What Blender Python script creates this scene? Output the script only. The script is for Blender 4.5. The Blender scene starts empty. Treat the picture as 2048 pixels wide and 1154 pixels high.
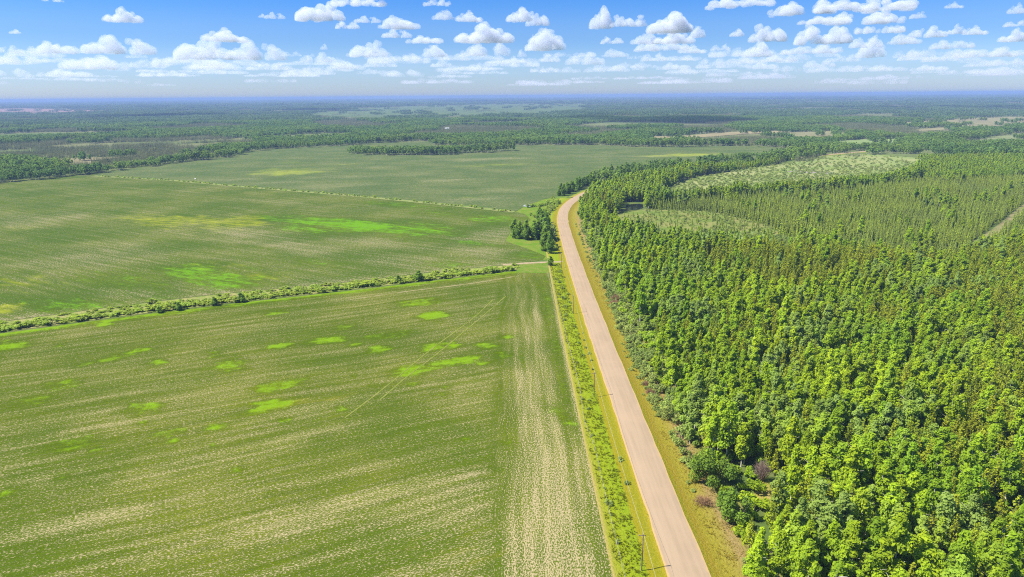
import bpy, bmesh, math, random
import numpy as np
from mathutils import Matrix, Vector, noise as mnoise
from mathutils.geometry import delaunay_2d_cdt

random.seed(7)
rng = np.random.default_rng(7)
scene = bpy.context.scene
COL = scene.collection
R = math.radians

# ------------------------------------------------------------------ camera
W, HT, F, CH = 2048, 1154, 1400.0, 100.0
PITCH = math.atan((577 - 191.5) / F)
ROLL = math.atan(17 / 2048.0)
cp, sp = math.cos(PITCH), math.sin(PITCH)
FWD = np.array([0, cp, -sp])
_u0, _r0 = np.array([0, sp, cp]), np.array([1.0, 0, 0])
RIGHT = math.cos(ROLL) * _r0 - math.sin(ROLL) * _u0
UP = math.sin(ROLL) * _r0 + math.cos(ROLL) * _u0
cam = bpy.data.cameras.new('camera')
cam.sensor_width = 36
cam.lens = 36 * F / W
cam.clip_start, cam.clip_end = 1.0, 260000
cam_ob = bpy.data.objects.new('camera', cam)
COL.objects.link(cam_ob)
cam_ob.matrix_world = Matrix(((RIGHT[0], UP[0], -FWD[0], 0), (RIGHT[1], UP[1], -FWD[1], 0),
                              (RIGHT[2], UP[2], -FWD[2], CH), (0, 0, 0, 1)))
scene.camera = cam_ob

# ------------------------------------------------------------------ light
SUN_EL, SUN_AZ = 53.0, 265.0            # azimuth clockwise from +Y: the sun stands to the left, a little behind the camera
world = bpy.data.worlds.new('World')
scene.world = world
world.use_nodes = True
wn = world.node_tree
wn.nodes.clear()
sky = wn.nodes.new('ShaderNodeTexSky')
sky.sky_type = 'NISHITA'
sky.sun_disc = False
sky.sun_elevation = R(SUN_EL)
sky.sun_rotation = R(SUN_AZ)
sky.altitude = 300
sky.air_density, sky.dust_density, sky.ozone_density = 1.0, 0.6, 2.5
geo = wn.nodes.new('ShaderNodeNewGeometry')
sx = wn.nodes.new('ShaderNodeSeparateXYZ')
wn.links.new(geo.outputs['Incoming'], sx.inputs[0])
ab = wn.nodes.new('ShaderNodeMath')
ab.operation = 'ABSOLUTE'
wn.links.new(sx.outputs[2], ab.inputs[0])
asn = wn.nodes.new('ShaderNodeMath')
asn.operation = 'POWER'                 # spreads the low part of the sky over more of the ramp
wn.links.new(ab.outputs[0], asn.inputs[0])
asn.inputs[1].default_value = 0.5
rp = wn.nodes.new('ShaderNodeValToRGB')
rp.color_ramp.interpolation = 'EASE'
el = rp.color_ramp.elements
for deg, c in ((0.2, (.33, .40, .575)), (2.0, (.285, .375, .57)), (4.5, (.19, .30, .51)), (8.0, (.105, .26, .52)), (30, (.42, .62, .92)), (90, (.90, .95, 1.0))):
    e = el.new(math.sqrt(math.sin(R(deg)))) if deg not in (.2, 90) else el[0 if deg == .2 else -1]
    e.position = math.sqrt(math.sin(R(deg)))
    e.color = (*c, 1)
wn.links.new(asn.outputs[0], rp.inputs[0])
hs = wn.nodes.new('ShaderNodeVectorMath')
hs.operation = 'MULTIPLY'
wn.links.new(rp.outputs[0], hs.inputs[1])
bg = wn.nodes.new('ShaderNodeBackground')
bg.inputs['Strength'].default_value = 0.112
wo = wn.nodes.new('ShaderNodeOutputWorld')
wn.links.new(sky.outputs[0], hs.inputs[0])
wn.links.new(hs.outputs[0], bg.inputs['Color'])
wn.links.new(bg.outputs[0], wo.inputs['Surface'])

sun = bpy.data.lights.new('sun', 'SUN')
sun.energy = 4.8
sun.angle = R(0.53)
sun.color = (1.0, 0.95, 0.87)
sun_ob = bpy.data.objects.new('sun', sun)
COL.objects.link(sun_ob)
SDIR = Vector((math.sin(R(SUN_AZ)) * math.cos(R(SUN_EL)), math.cos(R(SUN_AZ)) * math.cos(R(SUN_EL)), math.sin(R(SUN_EL))))
sun_ob.rotation_euler = SDIR.to_track_quat('Z', 'Y').to_euler()
sun_ob.location = (0, 0, 400)

vs = scene.view_settings
vs.view_transform = 'Standard'
vs.look = 'None'
vs.exposure = 1.48
vs.gamma = 1.0
vs.use_curve_mapping = False
cy = scene.cycles
cy.max_bounces = 12
cy.diffuse_bounces = 3
cy.glossy_bounces = 1
cy.transmission_bounces = 3
cy.volume_bounces = 10
cy.transparent_max_bounces = 12
cy.use_adaptive_sampling = True
cy.adaptive_threshold = 0.01
cy.filter_width = 1.1
cy.use_denoising = False
cy.denoiser = 'OPENIMAGEDENOISE'
cy.denoising_input_passes = 'RGB_ALBEDO_NORMAL'


# ------------------------------------------------------------------ geometry of the view
def ray(px, py):
    return FWD + (px - 1024) / F * RIGHT + (577 - py) / F * UP


def G(px, py, z=0.0):
    """The point at height z that the photograph shows at (px, py)."""
    d = ray(px, py)
    t = (z - CH) / d[2]
    return (d[0] * t, d[1] * t)


def GP(lst, z=0.0):
    return [G(a, b, z) for a, b in lst]


def proj(p):
    v = np.asarray(p, float) - np.array([0, 0, CH])
    f = v @ FWD
    f = np.where(f > 1, f, 1.0)
    return 1024 + F * (v @ RIGHT) / f, 577 - F * (v @ UP) / f


def smooth(a, b, x):
    t = np.clip((np.asarray(x, float) - a) / (b - a), 0, 1)
    return t * t * (3 - 2 * t)


def inpoly(p, poly):
    x, y = p[:, 0], p[:, 1]
    r = np.zeros(len(p), bool)
    n = len(poly)
    for i in range(n):
        x1, y1 = poly[i]
        x2, y2 = poly[(i + 1) % n]
        if y1 == y2:
            continue
        c = ((y1 > y) != (y2 > y)) & (x < (x2 - x1) * (y - y1) / (y2 - y1) + x1)
        r ^= c
    return r


def dist_line(p, line):
    d = np.full(len(p), 1e9)
    L = np.asarray(line, float)
    for a, b in zip(L[:-1], L[1:]):
        ab = b - a
        t = np.clip(((p - a) @ ab) / (ab @ ab), 0, 1)
        q = a + t[:, None] * ab
        d = np.minimum(d, np.hypot(*(p - q).T))
    return d


def resample(line, step):
    L = np.asarray(line, float)
    seg = np.hypot(*np.diff(L, axis=0).T)
    s = np.concatenate([[0], np.cumsum(seg)])
    t = np.linspace(0, s[-1], max(2, int(s[-1] / step) + 1))
    return np.column_stack([np.interp(t, s, L[:, k]) for k in range(L.shape[1])])


def smooth_line(line, n=3):
    L = np.asarray(line, float)
    for _ in range(n):                      # Chaikin
        q = 0.75 * L[:-1] + 0.25 * L[1:]
        r = 0.25 * L[:-1] + 0.75 * L[1:]
        L = np.vstack([L[:1], np.column_stack([q, r]).reshape(-1, L.shape[1]), L[-1:]])
    return L


_h = rng.normal(size=(9, 4))


def vnoise(x, y, sc, seed=0):
    """Cheap smooth pseudo-noise in 0..1 made of turned sine waves."""
    r = np.random.default_rng(1000 + seed)
    o = np.zeros(np.shape(x))
    a = 0
    for k in range(7):
        th, ph, f = r.uniform(0, 2 * math.pi), r.uniform(0, 2 * math.pi), r.uniform(0.6, 2.2)
        wgt = 1 / f
        o = o + wgt * np.sin((x * math.cos(th) + y * math.sin(th)) * f / sc * 2 + ph + 1.3 * np.sin((y * math.cos(th) - x * math.sin(th)) / sc * f + k))
        a += wgt
    return 0.5 + 0.5 * o / a * 1.4


def height(x, y):
    """Flat plain that starts to roll a few kilometres out."""
    d = np.hypot(x, y)
    k = smooth(3500, 9000, d)
    k2 = smooth(12000, 30000, d)
    h = k * (14 * vnoise(x, y * 2.0, 3600, 1) + 7 * vnoise(x, y, 1300, 2)) + k2 * (40 * vnoise(x, y * 1.2, 11000, 3) + 12)
    return np.clip(h * 0.85, 0, 66)


# ------------------------------------------------------------------ node helpers
def N(nt, typ, ins=None, **kw):
    n = nt.nodes.new(typ)
    for k, v in kw.items():
        setattr(n, k, v)
    for k, v in (ins or {}).items():
        s = n.inputs[k]
        if isinstance(v, bpy.types.NodeSocket):
            nt.links.new(v, s)
        else:
            s.default_value = v
    return n


def M(nt, op, a, b=0.0, c=None, clamp=False):
    ins = {0: a, 1: b}
    if c is not None:
        ins[2] = c
    return N(nt, 'ShaderNodeMath', ins, operation=op, use_clamp=clamp).outputs[0]


def MIX(nt, f, a, b):
    def c(v):
        return v if isinstance(v, bpy.types.NodeSocket) else (*v, 1.0) if len(v) == 3 else v
    return N(nt, 'ShaderNodeMix', {0: f, 6: c(a), 7: c(b)}, data_type='RGBA').outputs[2]


def SS(nt, x, lo, hi):
    return N(nt, 'ShaderNodeMapRange', {'Value': x, 'From Min': lo, 'From Max': hi}, interpolation_type='SMOOTHSTEP').outputs[0]


def NOISE(nt, vec, scale, detail=2.0, rough=0.55):
    return N(nt, 'ShaderNodeTexNoise', {'Vector': vec, 'Scale': scale, 'Detail': detail, 'Roughness': rough}).outputs[0]


def ATTR(nt, name):
    return N(nt, 'ShaderNodeAttribute', attribute_name=name).outputs['Fac']


def mat_new(name):
    m = bpy.data.materials.new(name)
    m.use_nodes = True
    nt = m.node_tree
    nt.nodes.clear()
    out = nt.nodes.new('ShaderNodeOutputMaterial')
    return m, nt, out


def finish(nt, out, col, rough=0.95, bump=None, strength=0.4, dist=0.1, spec=0.15):
    b = N(nt, 'ShaderNodeBsdfPrincipled', {'Base Color': col, 'Roughness': rough, 'Specular IOR Level': spec})
    if bump is not None:
        bn = N(nt, 'ShaderNodeBump', {'Height': bump, 'Strength': strength, 'Distance': dist})
        nt.links.new(bn.outputs[0], b.inputs['Normal'])
    nt.links.new(b.outputs[0], out.inputs['Surface'])


def plain_mat(name, col, rough=0.8, var=0.15, scale=2.0, metallic=0.0):
    m, nt, out = mat_new(name)
    co = N(nt, 'ShaderNodeTexCoord').outputs['Object']
    n = NOISE(nt, co, scale, 4)
    c2 = tuple(v * (1 - 2 * var) for v in col)
    c = MIX(nt, n, c2, tuple(min(1, v * (1 + var)) for v in col))
    b = N(nt, 'ShaderNodeBsdfPrincipled', {'Base Color': c, 'Roughness': rough, 'Metallic': metallic})
    nt.links.new(b.outputs[0], out.inputs['Surface'])
    return m


def leaf_mat(name, a, b, dark, transl=0.45, loc_scale=0.02, vary=0.35, third=None):
    """Foliage: colour drifts over the stand, from tree to tree and from spray to spray."""
    m, nt, out = mat_new(name)
    oi = N(nt, 'ShaderNodeObjectInfo')
    stand = NOISE(nt, oi.outputs['Location'], loc_scale, 3, 0.6)
    t = ATTR(nt, 'tint')
    k = M(nt, 'ADD', M(nt, 'MULTIPLY', SS(nt, stand, 0.32, 0.68), 0.6), M(nt, 'MULTIPLY', oi.outputs['Random'], 0.5))
    c = MIX(nt, M(nt, 'MULTIPLY', k, 0.95, clamp=True), a, b)
    c = MIX(nt, M(nt, 'MULTIPLY', M(nt, 'SUBTRACT', 1.0, t), 0.75, clamp=True), c, dark)
    if third:
        st2 = NOISE(nt, N(nt, 'ShaderNodeVectorMath', {0: oi.outputs['Location'], 1: (371.0, 52.0, 0)}, operation='ADD').outputs[0], loc_scale * 1.4, 3, .6)
        jt = M(nt, 'MULTIPLY', M(nt, 'SUBTRACT', M(nt, 'FRACT', M(nt, 'MULTIPLY', oi.outputs['Random'], 3.77)), .5), .22)
        c = MIX(nt, M(nt, 'MULTIPLY', SS(nt, M(nt, 'ADD', st2, jt), .52, .66), .8), c, third)
    val = M(nt, 'ADD', 1.0 - vary * 0.5, M(nt, 'MULTIPLY', M(nt, 'FRACT', M(nt, 'MULTIPLY', oi.outputs['Random'], 7.31)), vary))
    c = N(nt, 'ShaderNodeHueSaturation', {'Color': c, 'Value': val}).outputs[0]
    d = N(nt, 'ShaderNodeBsdfDiffuse', {'Color': c})
    tr = N(nt, 'ShaderNodeBsdfTranslucent', {'Color': c})
    mx = N(nt, 'ShaderNodeMixShader', {0: transl, 1: d.outputs[0], 2: tr.outputs[0]})
    nt.links.new(mx.outputs[0], out.inputs['Surface'])
    return m


# ------------------------------------------------------------------ object helpers
def mesh_np(name, verts, faces, mats=(), mat_idx=None, attrs=None, smooth_shade=False):
    me = bpy.data.meshes.new(name)
    verts = np.asarray(verts, np.float32)
    if isinstance(faces, np.ndarray):
        n, k = faces.shape
        me.vertices.add(len(verts))
        me.vertices.foreach_set('co', verts.ravel())
        me.loops.add(n * k)
        me.loops.foreach_set('vertex_index', faces.astype(np.int32).ravel())
        me.polygons.add(n)
        me.polygons.foreach_set('loop_start', np.arange(0, n * k, k, dtype=np.int32))
        me.polygons.foreach_set('loop_total', np.full(n, k, np.int32))
        me.update(calc_edges=True)
    else:
        me.from_pydata([tuple(v) for v in verts], [], [tuple(int(i) for i in f) for f in faces])
    for m in mats:
        me.materials.append(m)
    if mat_idx is not None:
        me.polygons.foreach_set('material_index', np.asarray(mat_idx, np.int32))
    for k, v in (attrs or {}).items():
        at = me.attributes.new(k, 'FLOAT', 'POINT')
        at.data.foreach_set('value', np.asarray(v, np.float32))
    if smooth_shade:
        me.polygons.foreach_set('use_smooth', np.ones(len(me.polygons), bool))
    me.update()
    return me


def obj(name, me, parent=None, loc=None):
    o = bpy.data.objects.new(name, me)
    COL.objects.link(o)
    if parent is not None:
        o.parent = parent
    if loc is not None:
        o.location = loc
    return o


def tag(o, label=None, cat=None, group=None, kind=None):
    for k, v in (('label', label), ('category', cat), ('group', group), ('kind', kind)):
        if v:
            o[k] = v
    return o


def thing(name, label, cat, loc=(0, 0, 0), rotz=0.0, group=None):
    o = bpy.data.objects.new(name, None)
    o.empty_display_size = 0.5
    COL.objects.link(o)
    o.location = loc
    o.rotation_euler = (0, 0, rotz)
    return tag(o, label, cat, group)


def sheet(name, poly, z, step, mat, attr_fn=None, hgt=None):
    """A ground sheet: the polygon filled with a jittered grid of points."""
    P = np.asarray(poly, float)
    b = resample(np.vstack([P, P[:1]]), step * 1.5)[:-1]
    lo, hi = P.min(0), P.max(0)
    gx, gy = np.meshgrid(np.arange(lo[0], hi[0], step), np.arange(lo[1], hi[1], step))
    g = np.column_stack([gx.ravel(), gy.ravel()]) + rng.uniform(-.3, .3, (gx.size, 2)) * step
    g = g[inpoly(g, P)]
    if len(g):
        g = g[dist_line(g, np.vstack([P, P[:1]])) > step * 0.5]
    allp = np.vstack([b, g]) if len(g) else b
    n = len(b)
    r = delaunay_2d_cdt([Vector(p) for p in allp], [], [list(range(n))], 1, 1e-5)
    v = np.array([(p[0], p[1]) for p in r[0]])
    zz = np.full(len(v), z) + (hgt(v[:, 0], v[:, 1]) if hgt else 0)
    me = mesh_np(name, np.column_stack([v, zz]), r[2], [mat], attrs=attr_fn(v) if attr_fn else None)
    me.polygons.foreach_set('use_smooth', np.ones(len(me.polygons), bool))
    # make every face look up
    bm = bmesh.new()
    bm.from_mesh(me)
    for f in bm.faces:
        if f.normal.z < 0:
            f.normal_flip()
    bm.to_mesh(me)
    bm.free()
    return tag(obj(name, me), kind='structure')


def instancer(name, pts, rot, scl, idx, sources, label=None, cat=None, kind='stuff'):
    """ONE object that repeats small meshes over many points."""
    me = bpy.data.meshes.new(name)
    me.vertices.add(len(pts))
    me.vertices.foreach_set('co', np.asarray(pts, np.float32).ravel())
    a = me.attributes.new('rot', 'FLOAT_VECTOR', 'POINT')
    rv = np.zeros((len(pts), 3), np.float32)
    rv[:, 2] = rot
    a.data.foreach_set('vector', rv.ravel())
    a = me.attributes.new('scl', 'FLOAT_VECTOR', 'POINT')
    a.data.foreach_set('vector', np.asarray(scl, np.float32).ravel())
    a = me.attributes.new('idx', 'INT', 'POINT')
    a.data.foreach_set('value', np.asarray(idx, np.int32))
    o = obj(name, me)
    tag(o, label, cat, kind=kind)
    ng = bpy.data.node_groups.new(name, 'GeometryNodeTree')
    ng.interface.new_socket('Geometry', in_out='INPUT', socket_type='NodeSocketGeometry')
    ng.interface.new_socket('Geometry', in_out='OUTPUT', socket_type='NodeSocketGeometry')
    gi, go = ng.nodes.new('NodeGroupInput'), ng.nodes.new('NodeGroupOutput')
    jn = ng.nodes.new('GeometryNodeJoinGeometry')
    for s in sources:
        oi = ng.nodes.new('GeometryNodeObjectInfo')
        oi.inputs['Object'].default_value = s
        oi.inputs['As Instance'].default_value = True
        ng.links.new(oi.outputs['Geometry'], jn.inputs[0])

    def na(nm, t):
        n = ng.nodes.new('GeometryNodeInputNamedAttribute')
        n.data_type = t
        n.inputs['Name'].default_value = nm
        return n.outputs['Attribute']
    ip = ng.nodes.new('GeometryNodeInstanceOnPoints')
    ng.links.new(gi.outputs[0], ip.inputs['Points'])
    ng.links.new(jn.outputs[0], ip.inputs['Instance'])
    ip.inputs['Pick Instance'].default_value = True
    ng.links.new(na('idx', 'INT'), ip.inputs['Instance Index'])
    e2r = ng.nodes.new('FunctionNodeEulerToRotation')
    ng.links.new(na('rot', 'FLOAT_VECTOR'), e2r.inputs[0])
    ng.links.new(e2r.outputs[0], ip.inputs['Rotation'])
    ng.links.new(na('scl', 'FLOAT_VECTOR'), ip.inputs['Scale'])
    ng.links.new(ip.outputs[0], go.inputs[0])
    md = o.modifiers.new('scatter', 'NODES')
    md.node_group = ng
    return o


def src(name, me):
    return bpy.data.objects.new(name, me)        # a source for instancing, never linked to the scene


# ------------------------------------------------------------------ layout (metres; road runs along +Y)
ROAD = smooth_line([(37.3, -60), (37.3, 60), (37.4, 300), (38.2, 400), (39.6, 500), (42.6, 590), (52, 655), (72, 722), (104, 790),
                    (150, 860), (215, 935), (300, 1015), (400, 1095), (520, 1180), (640, 1260)], 2)
NEAR_R = 21.4
H1F = GP([(-420, 712), (0, 665), (239, 633), (478, 604), (697, 580), (907, 555), (1033, 540)])
H1B = GP([(-420, 690), (0, 645), (239, 613), (410, 592), (697, 565), (900, 541), (1036, 529)])
H2 = GP([(185, 352), (342, 361), (513, 376), (697, 391), (865, 407), (1029, 424)])
NEAR_FIELD = [(21.4, 60), (21.4, 396)] + [(x + .6, y - 2.0) for x, y in reversed(H1F)] + [(-420, 60)]
MID_FIELD = [(x - .5, y + 1.5) for x, y in H1B] + GP([(1085, 521), (1092, 512), (1062, 500), (1010, 482), (1020, 468), (1062, 440), (1050, 428)]) \
    + [(x + 1, y - 2) for x, y in reversed(H2)] + GP([(127, 353), (74, 359), (0, 368), (-300, 392)])
FAR_FIELD = [(x + 1, y + 3) for x, y in H2] + GP([(1050, 412), (1090, 398), (1122, 388), (1174, 368), (1221, 355), (1300, 343), (1400, 330), (1500, 318), (1640, 301), (1562, 295),
    (1455, 291), (1430, 292), (1394, 294), (1250, 293), (1187, 290), (870, 290.5), (865, 282), (770, 286), (663, 293), (556, 298), (485, 305), (468, 315), (381, 323),
    (320, 330), (244, 340), (205, 346)])
ISLAND = GP([(688, 306), (735, 310.5), (879, 310.5), (1029, 302.5), (1024, 300.5), (900, 304.5), (720, 303)])
FOREST_EDGE = GP([(1500, 1180), (1470, 1100), (1443, 1020), (1404, 975), (1372, 930), (1332, 870), (1300, 805), (1280, 760), (1258, 700), (1238, 650), (1214, 590), (1198, 545),
    (1180, 500), (1166, 462), (1158, 432), (1160, 412), (1165, 396)])
PASTURE = GP([(1318, 384), (1330, 374), (1400, 352), (1470, 342), (1560, 328), (1660, 312), (1740, 308), (1835, 316), (1850, 322), (1828, 336), (1790, 353), (1700, 362), (1600, 370), (1480, 378), (1360, 391)])
BOG = GP([(1205, 432), (1290, 419), (1420, 423), (1520, 446), (1600, 485), (1580, 500), (1480, 500), (1400, 492), (1330, 475), (1240, 458)])
MEADOW = GP([(1345, 470), (1420, 458), (1560, 470), (1612, 488), (1580, 500), (1480, 500), (1400, 490)])
POND = GP([(1251, 419), (1252, 411), (1262, 408.5), (1285, 408), (1287, 416), (1275, 420), (1262, 421)])
POOL = GP([(1046, 413), (1048, 410), (1060, 409), (1064, 412), (1058, 414.5)])
SANDBAR = GP([(1570, 343), (1600, 340.5), (1668, 344), (1664, 348), (1600, 346)])
CUT = GP([(1925, 520), (1960, 485), (2010, 448), (2048, 415), (2110, 372)])
GLADE = GP([(1508, 970), (1530, 960), (1556, 964), (1580, 985), (1586, 1008), (1560, 1020), (1532, 1024), (1506, 1000)])
# far clearings: (px polygon, colour slot)
CLEARINGS = [
    ('bare_field', GP([(-200, 219), (0, 218.5), (60, 219.5), (230, 223), (205, 226), (80, 230), (-200, 231)]), (0.1989, 0.1264, 0.0998)),
    ('pale_field', GP([(600, 229), (720, 218), (860, 213.5), (1000, 210.5), (1190, 209.5), (1170, 217), (1060, 229), (960, 233), (850, 232), (740, 236)]), (0.075, 0.105, 0.036)),
    ('pale_field', GP([(1760, 248), (1830, 243), (1960, 236), (2150, 231), (2150, 245), (2020, 251), (1960, 256), (1905, 259), (1838, 263), (1815, 261), (1906, 253), (1890, 246)]), (0.1591, 0.1459, 0.0725)),
    ('pale_field', GP([(1290, 274), (1370, 272), (1460, 264), (1560, 262), (1580, 265), (1480, 269), (1400, 276), (1320, 279)]), (0.1794, 0.1529, 0.0796)),
    ('pale_field', GP([(1650, 283), (1720, 279), (1800, 278), (1830, 281), (1800, 286), (1735, 289), (1690, 290)]), (0.1326, 0.1724, 0.0593)),
    ('pale_field', GP([(1570, 266), (1680, 262), (1700, 267), (1660, 274), (1590, 276)]), (0.1459, 0.1388, 0.0663)),
    ('pale_field', GP([(60, 324), (120, 317), (230, 313), (260, 317), (180, 322), (215, 327), (130, 334), (70, 331)]), (0.1459, 0.1264, 0.0663)),
    ('pale_field', GP([(1905, 284), (2000, 272), (2110, 266), (2110, 281), (1985, 287)]), (0.1388, 0.1591, 0.0663)),
    ('pale_field', GP([(1830, 305), (1860, 300), (1880, 304), (1862, 310)]), (0.1591, 0.1856, 0.0725)),
    ('pale_field', GP([(1960, 313), (2040, 318), (2110, 322), (2110, 326), (2030, 322)]), (0.1989, 0.1794, 0.0866)),
]


# ================================================================== GROUND
def forest_floor_mat():
    m, nt, out = mat_new('forest_floor')
    p = N(nt, 'ShaderNodeNewGeometry').outputs['Position']
    a = NOISE(nt, p, 0.004, 5)
    b = NOISE(nt, p, 0.08, 4)
    c = NOISE(nt, p, 0.0009, 6, 0.6)
    far = N(nt, 'ShaderNodeVectorMath', {0: p}, operation='LENGTH').outputs['Value']
    col = MIX(nt, SS(nt, b, .35, .65), (0.0468, 0.0702, 0.0156), (0.0858, 0.0936, 0.0312))
    col = MIX(nt, SS(nt, a, .45, .62), col, (0.06, 0.095, 0.02))
    wood = MIX(nt, SS(nt, c, .42, .56), (0.022, 0.038, 0.018), (0.05, 0.085, 0.024))
    open_ = MIX(nt, SS(nt, a, .4, .6), (0.070, 0.095, 0.03), (0.115, 0.120, 0.05))
    col = MIX(nt, SS(nt, far, 1100, 1700), col, open_)
    col = MIX(nt, SS(nt, far, 9000, 16000), col, wood)
    finish(nt, out, col, 1.0, NOISE(nt, p, 0.5, 3), 0.6, 0.4, 0.0)
    return m


def crop_mat(name, ang, dark, mid, stub, lush, yellow, fine=1.0, headland=False, amount=0.0):
    """A young crop sown in rows, with pale stubble showing between, lusher patches and yellow patches."""
    m, nt, out = mat_new(name)
    p = N(nt, 'ShaderNodeNewGeometry').outputs['Position']
    wp = N(nt, 'ShaderNodeTexNoise', {'Vector': p, 'Scale': 0.012, 'Detail': 2.0}).outputs['Color']
    wv = N(nt, 'ShaderNodeVectorMath', {0: N(nt, 'ShaderNodeVectorMath', {0: wp, 1: (.5, .5, .5)}, operation='SUBTRACT').outputs[0], 'Scale': 9.0}, operation='SCALE').outputs[0]
    pw = N(nt, 'ShaderNodeVectorMath', {0: p, 1: wv}, operation='ADD').outputs[0]

    def uv(vec, a, su, sv):
        u = N(nt, 'ShaderNodeVectorMath', {0: vec, 1: (math.cos(a) * su, math.sin(a) * su, 0)}, operation='DOT_PRODUCT').outputs['Value']
        v = N(nt, 'ShaderNodeVectorMath', {0: vec, 1: (-math.sin(a) * sv, math.cos(a) * sv, 0)}, operation='DOT_PRODUCT').outputs['Value']
        return N(nt, 'ShaderNodeCombineXYZ', {0: u, 1: v}).outputs[0]

    def streaks(a):
        s1 = NOISE(nt, uv(pw, a, .012, .30), 1.0, 5, .66)
        s2 = NOISE(nt, uv(pw, a, .04, 1.1), 1.0, 3, .65)
        spk = NOISE(nt, uv(p, a, 1.15 * fine, 2.5 * fine), 1.0, 3, .75)
        return s1, s2, spk
    s1, s2, spk = streaks(ang)
    if headland:
        px = N(nt, 'ShaderNodeSeparateXYZ', {0: p}).outputs[0]
        hl = SS(nt, M(nt, 'ADD', px, M(nt, 'MULTIPLY', NOISE(nt, p, .06, 3), 7.0)), -6.0, 2.5)
        t1, t2, tk = streaks(math.pi / 2)
        s1 = N(nt, 'ShaderNodeMix', {0: hl, 2: s1, 3: t1}).outputs[0]
        s2 = N(nt, 'ShaderNodeMix', {0: hl, 2: s2, 3: t2}).outputs[0]
        spk = N(nt, 'ShaderNodeMix', {0: hl, 2: spk, 3: tk}).outputs[0]
    macro = NOISE(nt, p, .016, 4)
    rag = M(nt, 'MULTIPLY', M(nt, 'SUBTRACT', NOISE(nt, p, .30 * fine, 5, .7), .5), 1.3)
    lushA, bareA, yelA = ATTR(nt, 'lush'), ATTR(nt, 'bare'), ATTR(nt, 'yellow')
    b = M(nt, 'ADD', M(nt, 'ADD', M(nt, 'MULTIPLY', M(nt, 'SUBTRACT', s1, .5), 1.0), M(nt, 'MULTIPLY', M(nt, 'SUBTRACT', s2, .5), .55)),
          M(nt, 'ADD', M(nt, 'MULTIPLY', M(nt, 'SUBTRACT', macro, .5), .5), M(nt, 'MULTIPLY', bareA, .30)))
    b = M(nt, 'SUBTRACT', M(nt, 'ADD', b, amount), M(nt, 'MULTIPLY', lushA, .40))
    st = SS(nt, M(nt, 'ADD', M(nt, 'MULTIPLY', M(nt, 'SUBTRACT', spk, .5), 2.1), M(nt, 'MULTIPLY', b, .62)), .14, .36)
    g = MIX(nt, SS(nt, macro, .35, .65), dark, mid)
    g = MIX(nt, SS(nt, M(nt, 'ADD', spk, M(nt, 'MULTIPLY', s2, .4)), .52, .80), g, tuple(v * .62 for v in dark))
    ln = NOISE(nt, uv(pw, ang, .06, .22), 1.0, 4)
    g = MIX(nt, SS(nt, M(nt, 'ADD', M(nt, 'ADD', M(nt, 'ADD', lushA, rag), M(nt, 'MULTIPLY', M(nt, 'SUBTRACT', ln, .5), 1.5)), M(nt, 'MULTIPLY', M(nt, 'SUBTRACT', spk, .5), 1.6)), .36, .95), g, lush)
    g = MIX(nt, SS(nt, M(nt, 'ADD', M(nt, 'ADD', yelA, M(nt, 'MULTIPLY', M(nt, 'SUBTRACT', ln, .5), 1.5)), M(nt, 'MULTIPLY', M(nt, 'SUBTRACT', spk, .5), .9)), .32, 1.15), g, yellow)
    soil = MIX(nt, NOISE(nt, p, 1.3, 3), stub, tuple(v * .72 for v in stub))
    col = MIX(nt, M(nt, 'MULTIPLY', st, .92), g, soil)
    finish(nt, out, col, 1.0, spk, .55, .35 / fine, 0.0)
    return m


def ellipse_attr(v, lst, ang, soft=.5):
    """lst of (px, py, half width px, half height px): soft-edged patches lying along the rows."""
    o = np.zeros(len(v))
    for px, py, hw, hh, *st_ in lst:
        c = np.array(G(px, py))
        depth = (np.array([c[0], c[1], -CH]) @ FWD)
        sl = CH / math.hypot(math.hypot(*c), CH)
        a, b = hw * depth / F, hh * depth / F / sl
        d = v - c
        u = d[:, 0] * math.cos(ang) + d[:, 1] * math.sin(ang)
        w = -d[:, 0] * math.sin(ang) + d[:, 1] * math.cos(ang)
        r = np.hypot(u / a, w / b) + 0.9 * (vnoise((v[:, 0] * math.cos(ang) + v[:, 1] * math.sin(ang)) * .4, -v[:, 0] * math.sin(ang) + v[:, 1] * math.cos(ang), b * .9, 5) - .5) + .08
        r = r + .8 * (vnoise((v[:, 0] * math.cos(ang) + v[:, 1] * math.sin(ang)) * .5, -v[:, 0] * math.sin(ang) + v[:, 1] * math.cos(ang), b * .38, 6) - .5)
        o = np.maximum(o, (1 - smooth(1 - soft, 1 + soft, r)) * (.78 + .22 * math.sin(px * 3.1 + py)) * (st_[0] if st_ else 1))
    return o


def build_ground():
    s = np.sinh(np.linspace(-1, 1, 150) * 6.2)
    xs = s / s[-1] * 60000
    t = np.sinh(np.linspace(0, 1, 170) * 6.2)
    ys = -3000 + t / t[-1] * 63000
    X, Y = np.meshgrid(xs, ys)
    Z = height(X, Y)
    n, k = X.shape
    i = np.arange(n * k).reshape(n, k)
    f = np.stack([i[:-1, :-1], i[:-1, 1:], i[1:, 1:], i[1:, :-1]], -1).reshape(-1, 4)
    me = mesh_np('ground', np.column_stack([X.ravel(), Y.ravel(), Z.ravel()]), f, [forest_floor_mat()], smooth_shade=True)
    tag(obj('ground', me), kind='structure')


build_ground()

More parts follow.
